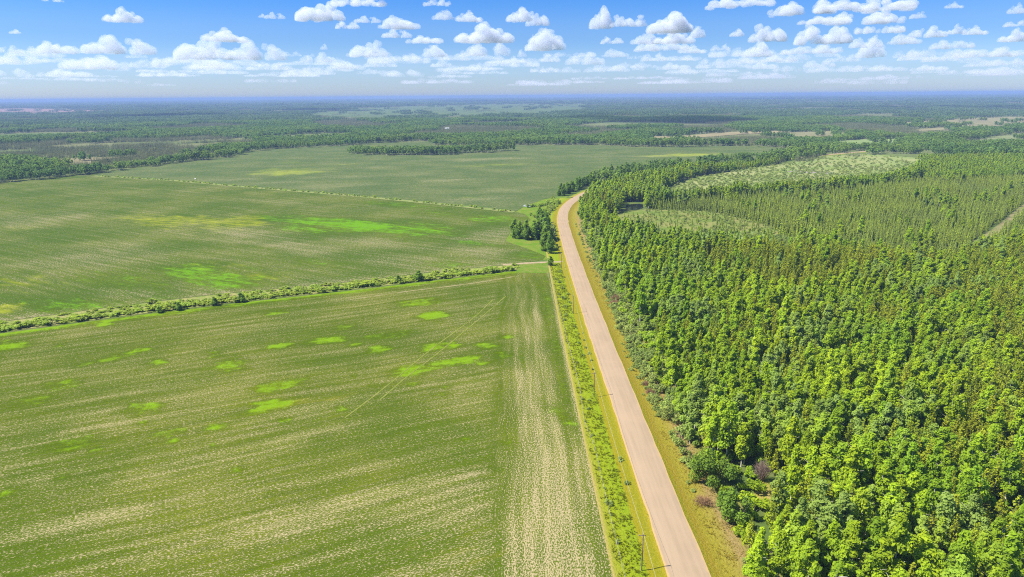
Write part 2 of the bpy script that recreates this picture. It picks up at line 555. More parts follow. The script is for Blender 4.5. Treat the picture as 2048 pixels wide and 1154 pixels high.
A1, A2, A3 = math.atan2(108, 231), math.atan2(-333, 568), R(12)
LUSH1 = [(840, 742, 44, 13), (455, 735, 46, 11), (550, 770, 48, 13), (545, 812, 50, 11), (870, 692, 30, 8), (300, 812, 38, 8), (138, 890, 54, 13), (340, 868, 28, 9), (838, 604, 46, 8),
         (770, 671, 42, 8), (865, 632, 28, 9), (650, 681, 42, 7), (222, 718, 20, 8), (130, 770, 32, 9), (8, 990, 24, 9), (60, 805, 40, 9), (430, 855, 24, 6), (905, 722, 52, 9),
         (970, 690, 24, 8), (270, 705, 26, 6), (560, 690, 22, 6), (545, 626, 20, 5), (760, 700, 26, 7), (690, 655, 30, 5), (905, 690, 22, 7), (20, 692, 40, 9), (1120, 830, 18, 30)]


_r = np.random.default_rng(44)
LUSH1 += [(float(a), float(b), float(c), float(c) * .3) for a, b, c in zip(_r.uniform(0, 1040, 46), _r.uniform(600, 1000, 46), _r.uniform(6, 18, 46))]


def near_attr(v):
    lush = ellipse_attr(v, LUSH1, A1, .6)
    d = dist_line(v, [(x, y) for x, y in H1F])
    lush = np.maximum(lush, (1 - smooth(3, 13, d)) * .75)
    lush = np.maximum(lush, (smooth(14.5, 17, v[:, 0])) * (1 - smooth(20, 21.4, v[:, 0])) * smooth(150, 250, v[:, 1]) * .35)
    head = smooth(-4, 5, v[:, 0]) * (1 - smooth(15, 18.5, v[:, 0]))
    gaps = .5 + .7 * (vnoise(v[:, 0] * 4, v[:, 1] * .5, 40, 9) - .3)
    bare = head * np.clip(gaps, 0, 1.2) * (1 - smooth(355, 378, v[:, 1]))
    bare += .6 * ellipse_attr(v, [(520, 1060, 330, 18), (720, 1005, 200, 14), (150, 1050, 200, 20), (60, 965, 90, 12), (640, 860, 160, 10), (500, 900, 180, 10), (330, 940, 160, 12),
                                  (250, 700, 90, 10), (940, 790, 90, 26), (60, 920, 90, 20), (200, 850, 100, 14)], A1, .7)
    bare -= .5 * (1 - smooth(150, 260, np.hypot(v[:, 0] + 110, v[:, 1] - 290))) * .5
    bare = bare + .40 * smooth(235, 135, v[:, 1]) * smooth(-75, -10, v[:, 0]) + .15 * smooth(260, 140, v[:, 1])
    edge = smooth(19, 21, v[:, 0])
    return {'lush': lush, 'bare': np.maximum(bare, edge * .8), 'yellow': .5 * ellipse_attr(v, [(900, 1100, 160, 60), (520, 820, 200, 20), (960, 930, 60, 60)], A1, .9)}


def mid_attr(v):
    lush = ellipse_attr(v, [(725, 453, 220, 9, 1.7), (600, 458, 70, 7, .9), (860, 450, 80, 6, .8), (170, 620, 150, 12, .8), (60, 604, 60, 10, .7), (900, 527, 60, 7, .85), (430, 548, 140, 14, .8), (250, 562, 120, 14, .75),
                            (800, 410, 100, 4, .7), (640, 525, 60, 8, .5), (1070, 508, 40, 10, .8), (560, 590, 60, 7, .45), (330, 600, 60, 8, .5), (1000, 440, 60, 7, .7), (880, 425, 90, 5, .6)], A2, .8)
    yel = ellipse_attr(v, [(370, 441, 150, 12, 1.2), (460, 443, 120, 10, 1.1), (310, 446, 80, 8, .8), (60, 566, 110, 15, .95), (20, 618, 50, 10, .85), (440, 532, 110, 11, .8), (540, 550, 70, 8, .75), (120, 470, 60, 8, .45),
                           (40, 455, 60, 7, .45)], A2, .8)
    bare = .9 * ellipse_attr(v, [(200, 510, 130, 20), (480, 468, 130, 9), (560, 460, 60, 5), (120, 520, 60, 12), (800, 520, 120, 10), (980, 470, 50, 22), (960, 505, 60, 10), (620, 500, 90, 12),
                                 (760, 490, 120, 8), (300, 590, 100, 8), (460, 585, 160, 7), (60, 440, 80, 12), (560, 405, 90, 3)], A2, .8)
    d = dist_line(v, H1B)
    bare = np.maximum(bare, (1 - smooth(1, 12, d)) * .8)
    return {'lush': np.minimum(lush, 1.0), 'bare': bare, 'yellow': np.minimum(yel, 1.0)}


def far_attr(v):
    yel = ellipse_attr(v, [(580, 345, 90, 5), (620, 338, 70, 4), (590, 325, 40, 2.5), (680, 329, 50, 2.5), (545, 340, 40, 3), (920, 395, 60, 4), (1000, 330, 100, 3), (1380, 310, 100, 3)], A3, .8)
    bare = ellipse_attr(v, [(650, 372, 130, 3), (760, 352, 120, 2.5), (700, 336, 90, 2.5), (950, 400, 60, 5), (980, 318, 130, 2), (450, 360, 60, 2), (1330, 312, 110, 2.5), (560, 365, 60, 2),
                            (1020, 380, 80, 4), (900, 360, 80, 2)], A3, .9)
    return {'lush': np.zeros(len(v)), 'bare': bare * .9, 'yellow': yel * .9}


sheet('crop_field', NEAR_FIELD, .05, 2.6, crop_mat('near_crop', A1, (0.050, 0.080, 0.003), (0.092, 0.108, 0.004), (0.310, 0.248, 0.130), (0.098, 0.170, 0.004), (0.17, 0.145, 0.012), 1.25, True, .13), near_attr)
sheet('crop_field', MID_FIELD, .07, 6.5, crop_mat('middle_crop', A2, (0.048, 0.084, 0.007), (0.086, 0.112, 0.009), (0.25, 0.20, 0.120), (0.072, 0.165, 0.004), (0.170, 0.185, 0.008), .7, False, .10), mid_attr)
sheet('crop_field', FAR_FIELD, .12, 13, crop_mat('far_crop', A3, (0.060, 0.094, 0.026), (0.088, 0.114, 0.030), (0.200, 0.180, 0.090), (0.08, 0.16, 0.02), (0.17, 0.20, 0.018), .35, False, .10), far_attr)







def patch_mat(name, a, b, scale=.1, c=None):
    m, nt, out = mat_new(name)
    p = N(nt, 'ShaderNodeNewGeometry').outputs['Position']
    n1, n2 = NOISE(nt, p, scale, 5, .65), NOISE(nt, p, scale * 9, 3)
    col = MIX(nt, SS(nt, n1, .35, .65), a, b)
    if c:
        col = MIX(nt, SS(nt, n2, .5, .75), col, c)
    finish(nt, out, col, 1.0, n2, .6, .4, 0.0)
    return m


sheet('hedge_strip', [(x, y) for x, y in H1F] + [(x, y) for x, y in reversed(H1B)], .10, 3.5,
      patch_mat('hedge_grass', (0.1053, 0.1443, 0.0234), (0.1911, 0.1716, 0.0663), .12, (0.0694, 0.0920, 0.0172)))
_h2 = np.array(H2)
sheet('hedge_strip', [(x - 2, y - 3.5) for x, y in H2] + [(x + 2, y + 4.5) for x, y in reversed(H2)], .18, 6,
      patch_mat('far_hedge_grass', (0.0983, 0.1443, 0.0289), (0.1560, 0.1560, 0.0577), .12))
sheet('pasture', PASTURE, .10, 10, patch_mat('pasture_grass', (0.1209, 0.1599, 0.0429), (0.1833, 0.1872, 0.0741), .02, (0.0936, 0.1248, 0.0234)))
sheet('bog', BOG, .10, 7, patch_mat('bog_moss', (0.082, 0.118, 0.020), (0.145, 0.140, 0.045), .05, (0.07, 0.105, 0.018)))
sheet('meadow', MEADOW, .16, 7, patch_mat('meadow_grass', (0.0920, 0.1443, 0.0289), (0.1388, 0.1786, 0.0460), .05, (0.0632, 0.1100, 0.0172)))
sheet('glade', GLADE, .10, 3, patch_mat('glade_grass', (0.1498, 0.1388, 0.0234), (0.2309, 0.1732, 0.0577), .3, (0.0920, 0.1154, 0.0117)))
sheet('sand_patch', SANDBAR, .20, 8, patch_mat('sand', (0.2075, 0.1849, 0.1560), (0.1271, 0.1154, 0.0866), .05))
ct = np.array(CUT)
sheet('cut_line', [(x - 4.5, y) for x, y in CUT] + [(x + 4.5, y) for x, y in reversed(CUT)], .12, 6, patch_mat('cut_line_grass', (0.0983, 0.1100, 0.0343), (0.1560, 0.1326, 0.0632), .1))
GRASS_CORNER = GP([(1085, 521), (1092, 512), (1062, 500), (1010, 482), (1020, 468), (1062, 440), (1050, 428), (1031, 424), (1050, 412), (1090, 398)]) + [(60, 720), (35, 640), (30, 580), (24, 440), (22, 428)]
sheet('grass_corner', GRASS_CORNER, .06, 5, patch_mat('corner_grass', (0.066, 0.128, 0.008), (0.115, 0.135, 0.020), .12, (0.05, 0.09, 0.008)))
sheet('grass_corner', GP([(1031, 542), (1036, 529), (1060, 527), (1104, 526)]) + [(22.5, 396), (2, 398)], .075, 3, patch_mat('track_corner_grass', (0.066, 0.125, 0.008), (0.115, 0.130, 0.025), .2, (0.05, 0.085, 0.008)))
for nm, poly, c in CLEARINGS:
    sheet(nm, poly, .8, 60, patch_mat(nm, c, tuple(v * .8 for v in c), .006, tuple(v * 1.1 for v in c)), hgt=height)


def water_mat():
    m, nt, out = mat_new('water')
    p = N(nt, 'ShaderNodeNewGeometry').outputs['Position']
    finish(nt, out, (0.010, 0.012, 0.012, 1), .12, NOISE(nt, p, 1.2, 2), .05, .05, .5)
    return m


WATER = water_mat()
sheet('pond', POND, .24, 4, WATER)
POOLM = patch_mat('pool_grey_sheen', (0.2340, 0.2496, 0.2574), (0.1716, 0.1872, 0.1872), .1)  # matt pale grey painted in place of the water's reflection
sheet('pool', POOL, .24, 3, POOLM)


# ------------------------------------------------------------------ road and verges
def strip(name, line, offs, zs, mat, wob=0.0, attrs=True):
    """A long sheet with a cross-section: offs to the right of the line, zs the heights."""
    L = np.asarray(line)
    t = np.gradient(L, axis=0)
    t /= np.hypot(*t.T)[:, None]
    nrm = np.column_stack([t[:, 1], -t[:, 0]])
    n, k = len(L), len(offs)
    s = np.concatenate([[0], np.cumsum(np.hypot(*np.diff(L, axis=0).T))])
    V, off = [], []
    for i in range(n):
        for j in range(k):
            w = wob * (vnoise(np.array(s[i]), np.array(offs[j] * 3.0), 6, 12 + j) - .5) if j in (0, k - 1) else 0
            q = L[i] + nrm[i] * (offs[j] + float(w))
            V.append((q[0], q[1], zs[j]))
            off.append(offs[j])
    i = np.arange(n * k).reshape(n, k)
    f = np.stack([i[:-1, :-1], i[:-1, 1:], i[1:, 1:], i[1:, :-1]], -1).reshape(-1, 4)
    me = mesh_np(name, V, f, [mat], attrs={'off': off}, smooth_shade=True)
    return tag(obj(name, me), kind='structure')


def road_mat():
    m, nt, out = mat_new('gravel')
    p = N(nt, 'ShaderNodeNewGeometry').outputs['Position']
    o = M(nt, 'ABSOLUTE', ATTR(nt, 'off'))
    st = N(nt, 'ShaderNodeVectorMath', {0: p, 1: (1.0, .06, 1)}, operation='MULTIPLY').outputs[0]
    lanes = NOISE(nt, st, .8, 3)
    n1, n2 = NOISE(nt, p, .11, 5), NOISE(nt, p, 4.0, 2)
    col = MIX(nt, SS(nt, lanes, .35, .65), (0.2278, 0.1685, 0.1061), (0.2067, 0.1521, 0.0952))
    tyre = M(nt, 'ADD', SS(nt, M(nt, 'ABSOLUTE', M(nt, 'SUBTRACT', o, 1.0)), .55, .15), SS(nt, M(nt, 'ABSOLUTE', M(nt, 'SUBTRACT', o, 2.7)), .5, .15))
    col = MIX(nt, M(nt, 'MULTIPLY', tyre, .22), col, (0.2613, 0.1911, 0.1209))
    col = MIX(nt, M(nt, 'MULTIPLY', SS(nt, n1, .45, .7), .5), col, (0.2535, 0.1817, 0.1131))
    col = MIX(nt, M(nt, 'MULTIPLY', SS(nt, n2, .5, .8), .22), col, (0.1638, 0.1170, 0.0718))
    col = MIX(nt, SS(nt, M(nt, 'ADD', o, M(nt, 'MULTIPLY', M(nt, 'SUBTRACT', NOISE(nt, p, .5, 4), .5), 1.0)), 4.0, 4.4), col, (0.2730, 0.1872, 0.0858))
    finish(nt, out, col, 1.0, n2, .3, .05, 0.0)
    return m


def verge_mat(name, stops, ragged=2.2):
    """Roadside grass in bands that run along the road: stops are (offset from the road's middle, colour)."""
    m, nt, out = mat_new(name)
    p = N(nt, 'ShaderNodeNewGeometry').outputs['Position']
    n1, n2, n3 = NOISE(nt, p, .25, 5, .65), NOISE(nt, p, 1.7, 4, .65), NOISE(nt, p, .035, 3)
    o = M(nt, 'ADD', M(nt, 'ABSOLUTE', ATTR(nt, 'off')), M(nt, 'MULTIPLY', M(nt, 'SUBTRACT', M(nt, 'ADD', M(nt, 'MULTIPLY', n1, .7), M(nt, 'MULTIPLY', n3, .3)), .5), ragged))
    col = (*stops[0][1], 1)
    for (a, _), (b, cb) in zip(stops[:-1], stops[1:]):
        col = MIX(nt, SS(nt, o, a, b), col, cb)
    col = MIX(nt, M(nt, 'MULTIPLY', SS(nt, n2, .52, .75), .55), col, (0.0780, 0.1014, 0.0094))
    col = MIX(nt, M(nt, 'MULTIPLY', SS(nt, n2, .48, .25), .35), col, (0.2574, 0.2340, 0.0546))
    finish(nt, out, col, 1.0, n2, .8, .5, 0.0)
    return m


RS = resample(ROAD, 6.0)
strip('gravel_road', RS, [-4.55, -3.6, -1.5, 0, 1.5, 3.6, 4.55], [.82, .9, .97, 1.0, .97, .9, .82], road_mat(), .5)
left_end = int(np.searchsorted(RS[:, 1], 700))
strip('road_verge', RS[:left_end], [-16.2, -14.5, -11.5, -9, -7, -5.6, -4.2], [.08, .16, .14, .12, .3, .62, .80],
      verge_mat('left_verge', [(4.5, (0.1825, 0.1459, 0.0094)), (6.0, (0.1279, 0.1217, 0.0062)), (8.0, (0.1459, 0.1279, 0.0062)), (9.0, (0.122, 0.165, 0.005)), (13.2, (0.142, 0.175, 0.006)), (15.0, (0.1521, 0.1599, 0.0125)), (16.4, (0.2309, 0.1763, 0.0608))], 1.3))
strip('road_verge', RS[:left_end], [4.2, 5.6, 7, 9, 11.5, 15, 20], [.80, .62, .34, .2, .22, .24, .12],
      verge_mat('right_verge', [(4.5, (0.1170, 0.1131, 0.0062)), (6.0, (0.1521, 0.1170, 0.0109)), (8.5, (0.1599, 0.1365, 0.0140)), (11.0, (0.1638, 0.1365, 0.0218)), (13.5, (0.1755, 0.1248, 0.0468)), (17, (0.1217, 0.1217, 0.0242))], 2.4))
strip('road_verge', RS[left_end:], [4.2, 5.6, 8, 11], [.80, .62, .2, .14], verge_mat('far_right_verge', [(4.5, (0.14, 0.14, 0.02)), (8, (0.13, 0.16, 0.025)), (11, (0.11, 0.15, 0.03))], 1.5))
strip('road_verge', RS[left_end:], [-11, -8, -5.6, -4.2], [.14, .2, .62, .80], verge_mat('far_verge', [(4.5, (0.1825, 0.1459, 0.0179)), (8, (0.1459, 0.1459, 0.0179)), (11, (0.0913, 0.1342, 0.0179))], 1.5))
DRIVE = smooth_line(GP([(1138, 521), (1122, 524), (1095, 524.5), (1060, 526), (1035, 528), (1005, 530)]), 2)
strip('field_track', resample(DRIVE, 3), [-1.9, -1, 0, 1, 1.9], [.12, .3, .34, .3, .12], patch_mat('track_dirt', (0.2543, 0.1903, 0.1154), (0.1849, 0.1560, 0.0811), .3), .6)
tr = patch_mat('wheel_track_grass', (0.0920, 0.1209, 0.0117), (0.1482, 0.1482, 0.0390), .4)
for pts in ([(985, 600), (950, 635), (905, 667), (850, 708), (780, 768), (690, 836)], [(1012, 592), (975, 625), (922, 668), (870, 712), (815, 752), (760, 800)]):
    strip('wheel_track', resample(smooth_line(GP(pts), 2), 3), [-.28, .28], [.09, .09], tr, .3)
strip('field_track', resample(smooth_line(GP([(700, 600), (800, 584), (900, 573), (980, 562), (1030, 553)]), 2), 3), [-.7, 0, .7], [.09, .09, .09], patch_mat('headland_dirt', (0.1903, 0.1615, 0.0811), (0.1154, 0.1154, 0.0289), .25), .8)


# ================================================================== PLANTS
def quads(c, nrm, size, r, stretch=1.0, tint=None):
    """Leaf-sized faces with centres c and normals nrm."""
    n = len(c)
    nrm = nrm / np.linalg.norm(nrm, axis=1)[:, None]
    t = np.cross(nrm, r.normal(size=(n, 3)))
    t /= np.linalg.norm(t, axis=1)[:, None] + 1e-9
    b = np.cross(nrm, t)
    s = (size * r.uniform(.6, 1.35, n))[:, None]
    V = np.stack([c + t * s * stretch, c + b * s * .62 + nrm * s * .12, c - t * s * stretch, c - b * s * .62 + nrm * s * .12], 1)
    return V.reshape(-1, 3), np.arange(n * 4).reshape(n, 4), np.repeat(tint if tint is not None else r.uniform(.35, 1, n), 4)


def merge(parts):
    V, Fc, T, Mi, o = [], [], [], [], 0
    for v, f, t, m in parts:
        V.append(v)
        Fc.append(f + o)
        T.append(t)
        Mi.append(np.full(len(f), m))
        o += len(v)
    return np.vstack(V), np.vstack(Fc), np.concatenate(T), np.concatenate(Mi)


def tube(pts, rad, sides=6):
    """A tapered limb as quads."""
    P = np.asarray(pts, float)
    V = []
    for i, p in enumerate(P):
        d = P[min(i + 1, len(P) - 1)] - P[max(i - 1, 0)]
        d /= np.linalg.norm(d)
        a = np.cross(d, [0.31, .95, .05])
        a /= np.linalg.norm(a)
        b = np.cross(d, a)
        for k in range(sides):
            th = 2 * math.pi * k / sides
            V.append(p + rad[i] * (a * math.cos(th) + b * math.sin(th)))
    Fc = []
    for i in range(len(P) - 1):
        for k in range(sides):
            k2 = (k + 1) % sides
            Fc.append([i * sides + k, i * sides + k2, (i + 1) * sides + k2, (i + 1) * sides + k])
    return np.array(V), np.array(Fc), np.ones(len(V)) * .6


def lobed(r, centers, radii, n, size, up=.8, rnd=.6):
    """Leaf sprays spread over and through a set of lobes."""
    w = np.asarray(radii) ** 2
    k = r.choice(len(radii), n, p=w / w.sum())
    d = r.normal(size=(n, 3))
    d /= np.linalg.norm(d, axis=1)[:, None]
    rr = np.asarray(radii)[k][:, None] * (r.uniform(.3, 1.2, n) ** .6)[:, None]
    c = np.asarray(centers)[k] + d * rr * np.array([1, 1, .95])
    nrm = d + np.array([0, 0, up]) + r.normal(size=(n, 3)) * rnd
    tk = r.uniform(.45, 1, len(radii))
    return quads(c, nrm, np.full(n, size), r, 1.0, np.clip(tk[k] + r.normal(0, .16, n), 0, 1))


def aspen(seed, h=12.0, rad=2.5, n=2000, size=.32, base=.25):
    """Aspen: slim pale trunk, egg-shaped crown of loose lobes. Returns (crown parts, trunk parts)."""
    r = np.random.default_rng(seed)
    C, Rd = [], []
    m = 26
    for i in range(m):
        t = (i + r.uniform(0, 1)) / m
        z = h * (base + (0.95 - base) * t)
        prof = math.sin(math.pi * min(1, (.16 + .84 * t) ** .75)) ** .7
        a, q = r.uniform(0, 6.28), rad * prof * r.uniform(.15, .82)
        C.append((q * math.cos(a), q * math.sin(a), z))
        Rd.append(rad * (.20 + .20 * prof) * r.uniform(.7, 1.25))
    C.append((0, 0, h * .93))
    Rd.append(rad * .3)
    crown = [(*lobed(r, C, Rd, n, size), 0)]
    lean = r.normal(0, .25, 2)
    top = np.array([lean[0], lean[1], h * .9])
    trunk = [(*tube([(0, 0, -.3), top * .33 + [0, 0, 0], top * .66, top], [.17, .13, .09, .03]), 0)]
    for i in range(6):
        z = h * r.uniform(base + .02, .75)
        a = r.uniform(0, 6.28)
        p0 = np.array([lean[0] * z / h, lean[1] * z / h, z])
        trunk.append((*tube([p0, p0 + np.array([math.cos(a), math.sin(a), .9]) * rad * .35, p0 + np.array([math.cos(a), math.sin(a), .75]) * rad * .75], [.06, .04, .015], 4), 0))
    return crown, trunk


def spruce(seed, h=10.0, rad=1.25, layers=17, per=9, bare=.06, spiky=.8):
    """Narrow spruce: drooping boughs in whorls round a straight stem."""
    r = np.random.default_rng(seed)
    V, Fc, T, o = [], [], [], 0
    for i in range(layers):
        t = (i + .5) / layers
        z = h * (bare + (1 - bare) * t)
        R0 = rad * (1 - t) ** spiky * r.uniform(.75, 1.2) + .05
        for k in range(per if t < .7 else per - 3):
            a = 6.283 * k / per + r.uniform(-.4, .4) + i * .7
            L = R0 * r.uniform(.7, 1.2)
            d = np.array([math.cos(a), math.sin(a), 0])
            s = np.array([-math.sin(a), math.cos(a), 0])
            w = L * .42 + .06
            zz = z + r.uniform(-.2, .2)
            p0 = np.array([0, 0, zz + .12 * h / layers])
            p1 = d * L * .6 + np.array([0, 0, zz - L * .12])
            p2 = d * L + np.array([0, 0, zz - L * .42])
            V += [p0, p1 + s * w, p2, p1 - s * w + np.array([0, 0, -.1])]
            Fc.append([o, o + 1, o + 2, o + 3])
            T += [r.uniform(.35, 1)] * 4
            o += 4
    V += [np.array([0, 0, h * 1.03]), np.array([.09, 0, h * .9]), np.array([-.05, .08, h * .9]), np.array([-.05, -.08, h * .9])]
    Fc += [[o, o + 1, o + 2, o + 2], [o, o + 2, o + 3, o + 3]]
    Fc = [f for f in Fc if len(set(f)) == 4] + []
    T += [.8] * 4
    crown = [(np.array(V), np.array(Fc), np.array(T), 0)]
    trunk = [(*tube([(0, 0, -.3), (0, 0, h * .5), (0, 0, h * .97)], [.13, .09, .02], 5), 0)]
    return crown, trunk


def pine(seed, h=12.0, rad=1.45, n=620, size=.28, base=.28):
    """Lodgepole pine: whorls of bushy needle tufts on a dark straight stem, dead twigs below."""
    r = np.random.default_rng(seed)
    C, Rd = [], []
    for i in range(12):
        t = i / 11
        z = h * (base + (1 - base) * t * .97)
        rr = rad * (1 - t) ** .65
        for k in range(4 if t < .75 else 2):
            a = r.uniform(0, 6.28)
            q = rr * r.uniform(.45, .95)
            C.append((q * math.cos(a), q * math.sin(a), z + r.uniform(-.3, .3) - q * .1))
            Rd.append(.34 + .30 * rr * r.uniform(.6, 1.1))
    crown = [(*lobed(r, C, Rd, n, size, .6, .8), 0)]
    trunk = [(*tube([(0, 0, -.3), (0, 0, h * .5), (0, 0, h * .97)], [.16, .11, .03], 5), 0)]
    for i in range(9):
        z = h * r.uniform(.12, base + .1)
        a = r.uniform(0, 6.28)
        L = r.uniform(.6, 1.3)
        trunk.append((*tube([(0, 0, z), (L * math.cos(a), L * math.sin(a), z - .2)], [.04, .012], 3), 0))
    return crown, trunk


def bush(seed, h=3.0, rad=2.0, n=420, size=.26, stems=7):
    """Willow bush: many stems from the ground, a rounded uneven crown."""
    r = np.random.default_rng(seed)
    C, Rd = [], []
    for i in range(13):
        a, q = r.uniform(0, 6.28), rad * math.sqrt(r.uniform(0, .75))
        z = h * r.uniform(.25, .8) * (1 - .35 * (q / rad) ** 2)
        C.append((q * math.cos(a), q * math.sin(a), z))
        Rd.append(rad * r.uniform(.22, .38))
    crown = [(*lobed(r, C, Rd, n, size, .5, .8), 0)]
    st = []
    for i in range(stems):
        a, q = r.uniform(0, 6.28), rad * r.uniform(.3, .8)
        st.append((*tube([(.15 * math.cos(a), .15 * math.sin(a), -.1), (q * .5 * math.cos(a), q * .5 * math.sin(a), h * .4), (q * math.cos(a), q * math.sin(a), h * .72)], [.05, .035, .012], 4), 0))
    return crown, st


def bare_bush(seed, h=4.0, rad=1.8, n=90):
    """Dead bush: a fan of twigs and almost no leaves."""
    r = np.random.default_rng(seed)
    tw = []
    for i in range(n):
        a, q = r.uniform(0, 6.28), rad * r.uniform(.15, 1)
        z = h * r.uniform(.55, 1) * (1 - .3 * (q / rad) ** 2)
        e = np.array([q * math.cos(a), q * math.sin(a), z])
        mid = e * .55 + r.normal(0, .12, 3)
        tw.append((*tube([(0, 0, -.1), mid, e], [.05, .035, .02], 3), 0))
        for k in range(3):
            tw.append((*tube([mid + (e - mid) * r.uniform(0, .8), e + r.normal(0, .5, 3)], [.03, .015], 3), 0))
    st = [(*tube([(0, 0, -.2), (.1, 0, h * .3)], [.12, .07], 5), 0)]
    return tw, st


def build_mesh(name, parts, mats):
    v, f, t, mi = merge(parts)
    return mesh_np(name, v, f, mats, mi, {'tint': t})


ASPEN_LEAF = leaf_mat('aspen_leaf', (0.240, 0.385, 0.024), (0.430, 0.510, 0.020), (0.155, 0.28, 0.034), .6, .022, .38, (0.255, 0.345, 0.085))
POPLAR_LEAF = leaf_mat('poplar_leaf', (0.150, 0.260, 0.032), (0.230, 0.330, 0.034), (0.07, 0.15, 0.03), .5, .02, .35)
PINE_LEAF = leaf_mat('pine_needles', (0.200, 0.270, 0.020), (0.350, 0.375, 0.020), (0.12, 0.165, 0.028), .48, .03, .4, (0.26, 0.28, 0.022))
SPRUCE_LEAF = leaf_mat('spruce_needles', (0.235, 0.310, 0.042), (0.330, 0.390, 0.046), (0.11, 0.155, 0.03), .45, .012, .4, (0.20, 0.25, 0.055))
WILLOW_LEAF = leaf_mat('willow_leaf', (0.245, 0.335, 0.065), (0.370, 0.410, 0.095), (0.14, 0.20, 0.055), .5, .05, .4)
HEDGE_LEAF = leaf_mat('hedge_leaf', (0.290, 0.410, 0.050), (0.430, 0.500, 0.060), (0.17, 0.25, 0.05), .55, .06, .35)
DEAD = plain_mat('dead_twigs', (0.22, 0.15, 0.11), .95, .25)
RUSSET = plain_mat('russet_twigs', (0.30, 0.17, 0.075), .95, .3)
BARK_PALE = plain_mat('aspen_bark', (0.48, 0.45, 0.36), .9, .25, 4)
BARK_DARK = plain_mat('conifer_bark', (0.13, 0.105, 0.085), .95, .3, 4)
STEM = plain_mat('stem_bark', (0.16, 0.13, 0.10), .95, .25, 4)
FAR_ASPEN = leaf_mat('distant_aspen', (0.088, 0.162, 0.055), (0.160, 0.225, 0.064), (0.05, 0.095, 0.042), .4, .004, .4)
MID_ASPEN = leaf_mat('middle_aspen', (0.105, 0.200, 0.034), (0.205, 0.285, 0.036), (0.055, 0.11, 0.03), .45, .006, .35)
FAR_SPRUCE = leaf_mat('distant_spruce', (0.105, 0.128, 0.050), (0.165, 0.170, 0.07), (0.065, 0.08, 0.04), .3, .004, .4)


class Kind:
    """A kind of plant: variants, each with a crown mesh, a trunk mesh and a joined mesh for the mass."""
    def __init__(self, name, gen, variants, leaf, bark, parts=('crown', 'trunk')):
        self.name, self.parts = name, parts
        self.crown, self.trunk, self.src = [], [], []
        for i, kw in enumerate(variants):
            c, t = gen(seed=hash_seed(name) + i, **kw)
            self.crown.append(build_mesh(parts[0], c, [leaf]))
            self.trunk.append(build_mesh(parts[1], t, [bark]))
            self.src.append(src(name + '_source', build_mesh(name + '_mass', c + [(v, f, tt, 1) for v, f, tt, _ in t], [leaf, bark])))

    def place(self, name, loc, rot, scl, var, label, cat, group=None):
        e = thing(name, label, cat, loc, rot, group)
        e.scale = scl
        obj(self.parts[0], self.crown[var], e)
        obj(self.parts[1], self.trunk[var], e)
        return e


def hash_seed(s):
    return sum(ord(c) * (i + 3) for i, c in enumerate(s))


K_ASPEN = Kind('aspen', aspen, [dict(h=12.5), dict(h=14, rad=2.1), dict(h=10.5, rad=2.9), dict(h=13.5, rad=2.3, base=.32), dict(h=9.5, rad=2.4, base=.15), dict(h=12, rad=2.2, base=.22)], ASPEN_LEAF, BARK_PALE)
K_PINE = Kind('pine', pine, [dict(h=12), dict(h=13.5, rad=1.8), dict(h=11, rad=1.5, base=.25), dict(h=12.5, rad=1.4, base=.45)], PINE_LEAF, BARK_DARK)
K_SPRUCE = Kind('spruce', spruce, [dict(h=9), dict(h=10.5, rad=1.3), dict(h=8, rad=1.1), dict(h=9.5, rad=1.0, spiky=.6)], SPRUCE_LEAF, BARK_DARK)
K_POPLAR = Kind('poplar', aspen, [dict(h=13.5, rad=4.3, n=2400, size=.44, base=.08), dict(h=12, rad=4.2, n=2200, size=.44, base=.05), dict(h=14.5, rad=3.9, n=2200, size=.44, base=.10)], POPLAR_LEAF, BARK_PALE)
K_WILLOW = Kind('willow', bush, [dict(h=3.4, rad=2.0), dict(h=2.6, rad=1.7, n=340), dict(h=4.0, rad=2.1, n=480), dict(h=3.0, rad=2.4, n=480)], WILLOW_LEAF, STEM, ('crown', 'stems'))
K_HEDGE = Kind('hedge', bush, [dict(h=4.2, rad=2.0, n=420, size=.3), dict(h=3.2, rad=1.7, n=340, size=.3), dict(h=5.0, rad=2.1, n=480, size=.32), dict(h=3.6, rad=2.2, n=440, size=.3)], HEDGE_LEAF, STEM, ('crown', 'stems'))
K_ROUND = Kind('roundtree', bush, [dict(h=11, rad=6.0, n=3400, size=.36, stems=12), dict(h=9, rad=5.2, n=2800, size=.34, stems=14)], POPLAR_LEAF, STEM, ('crown', 'stems'))
K_DEAD = Kind('deadbush', bare_bush, [dict(h=5.2, rad=2.4, n=130)], DEAD, STEM, ('twigs', 'stem'))
K_RUSSET = Kind('russet', bare_bush, [dict(h=2.4, rad=2.6, n=110), dict(h=1.6, rad=1.3, n=60)], RUSSET, STEM, ('twigs', 'stem'))


# ------------------------------------------------------------------ scatter of the near forest (right of the road)
def jitter_grid(x0, x1, y0, y1, step, r=rng, amt=.42):
    gx, gy = np.meshgrid(np.arange(x0, x1, step), np.arange(y0, y1, step))
    gx[1::2] += step / 2
    p = np.column_stack([gx.ravel(), gy.ravel()])
    return p + r.uniform(-amt, amt, p.shape) * step


def in_frame(p, z=6.0, m=60):
    q = np.column_stack([p, np.full(len(p), z)])
    a, b = proj(q)
    return (a > -m) & (a < W + m) & (b > -m) & (b < HT + m * 2) & (p[:, 1] > 40)


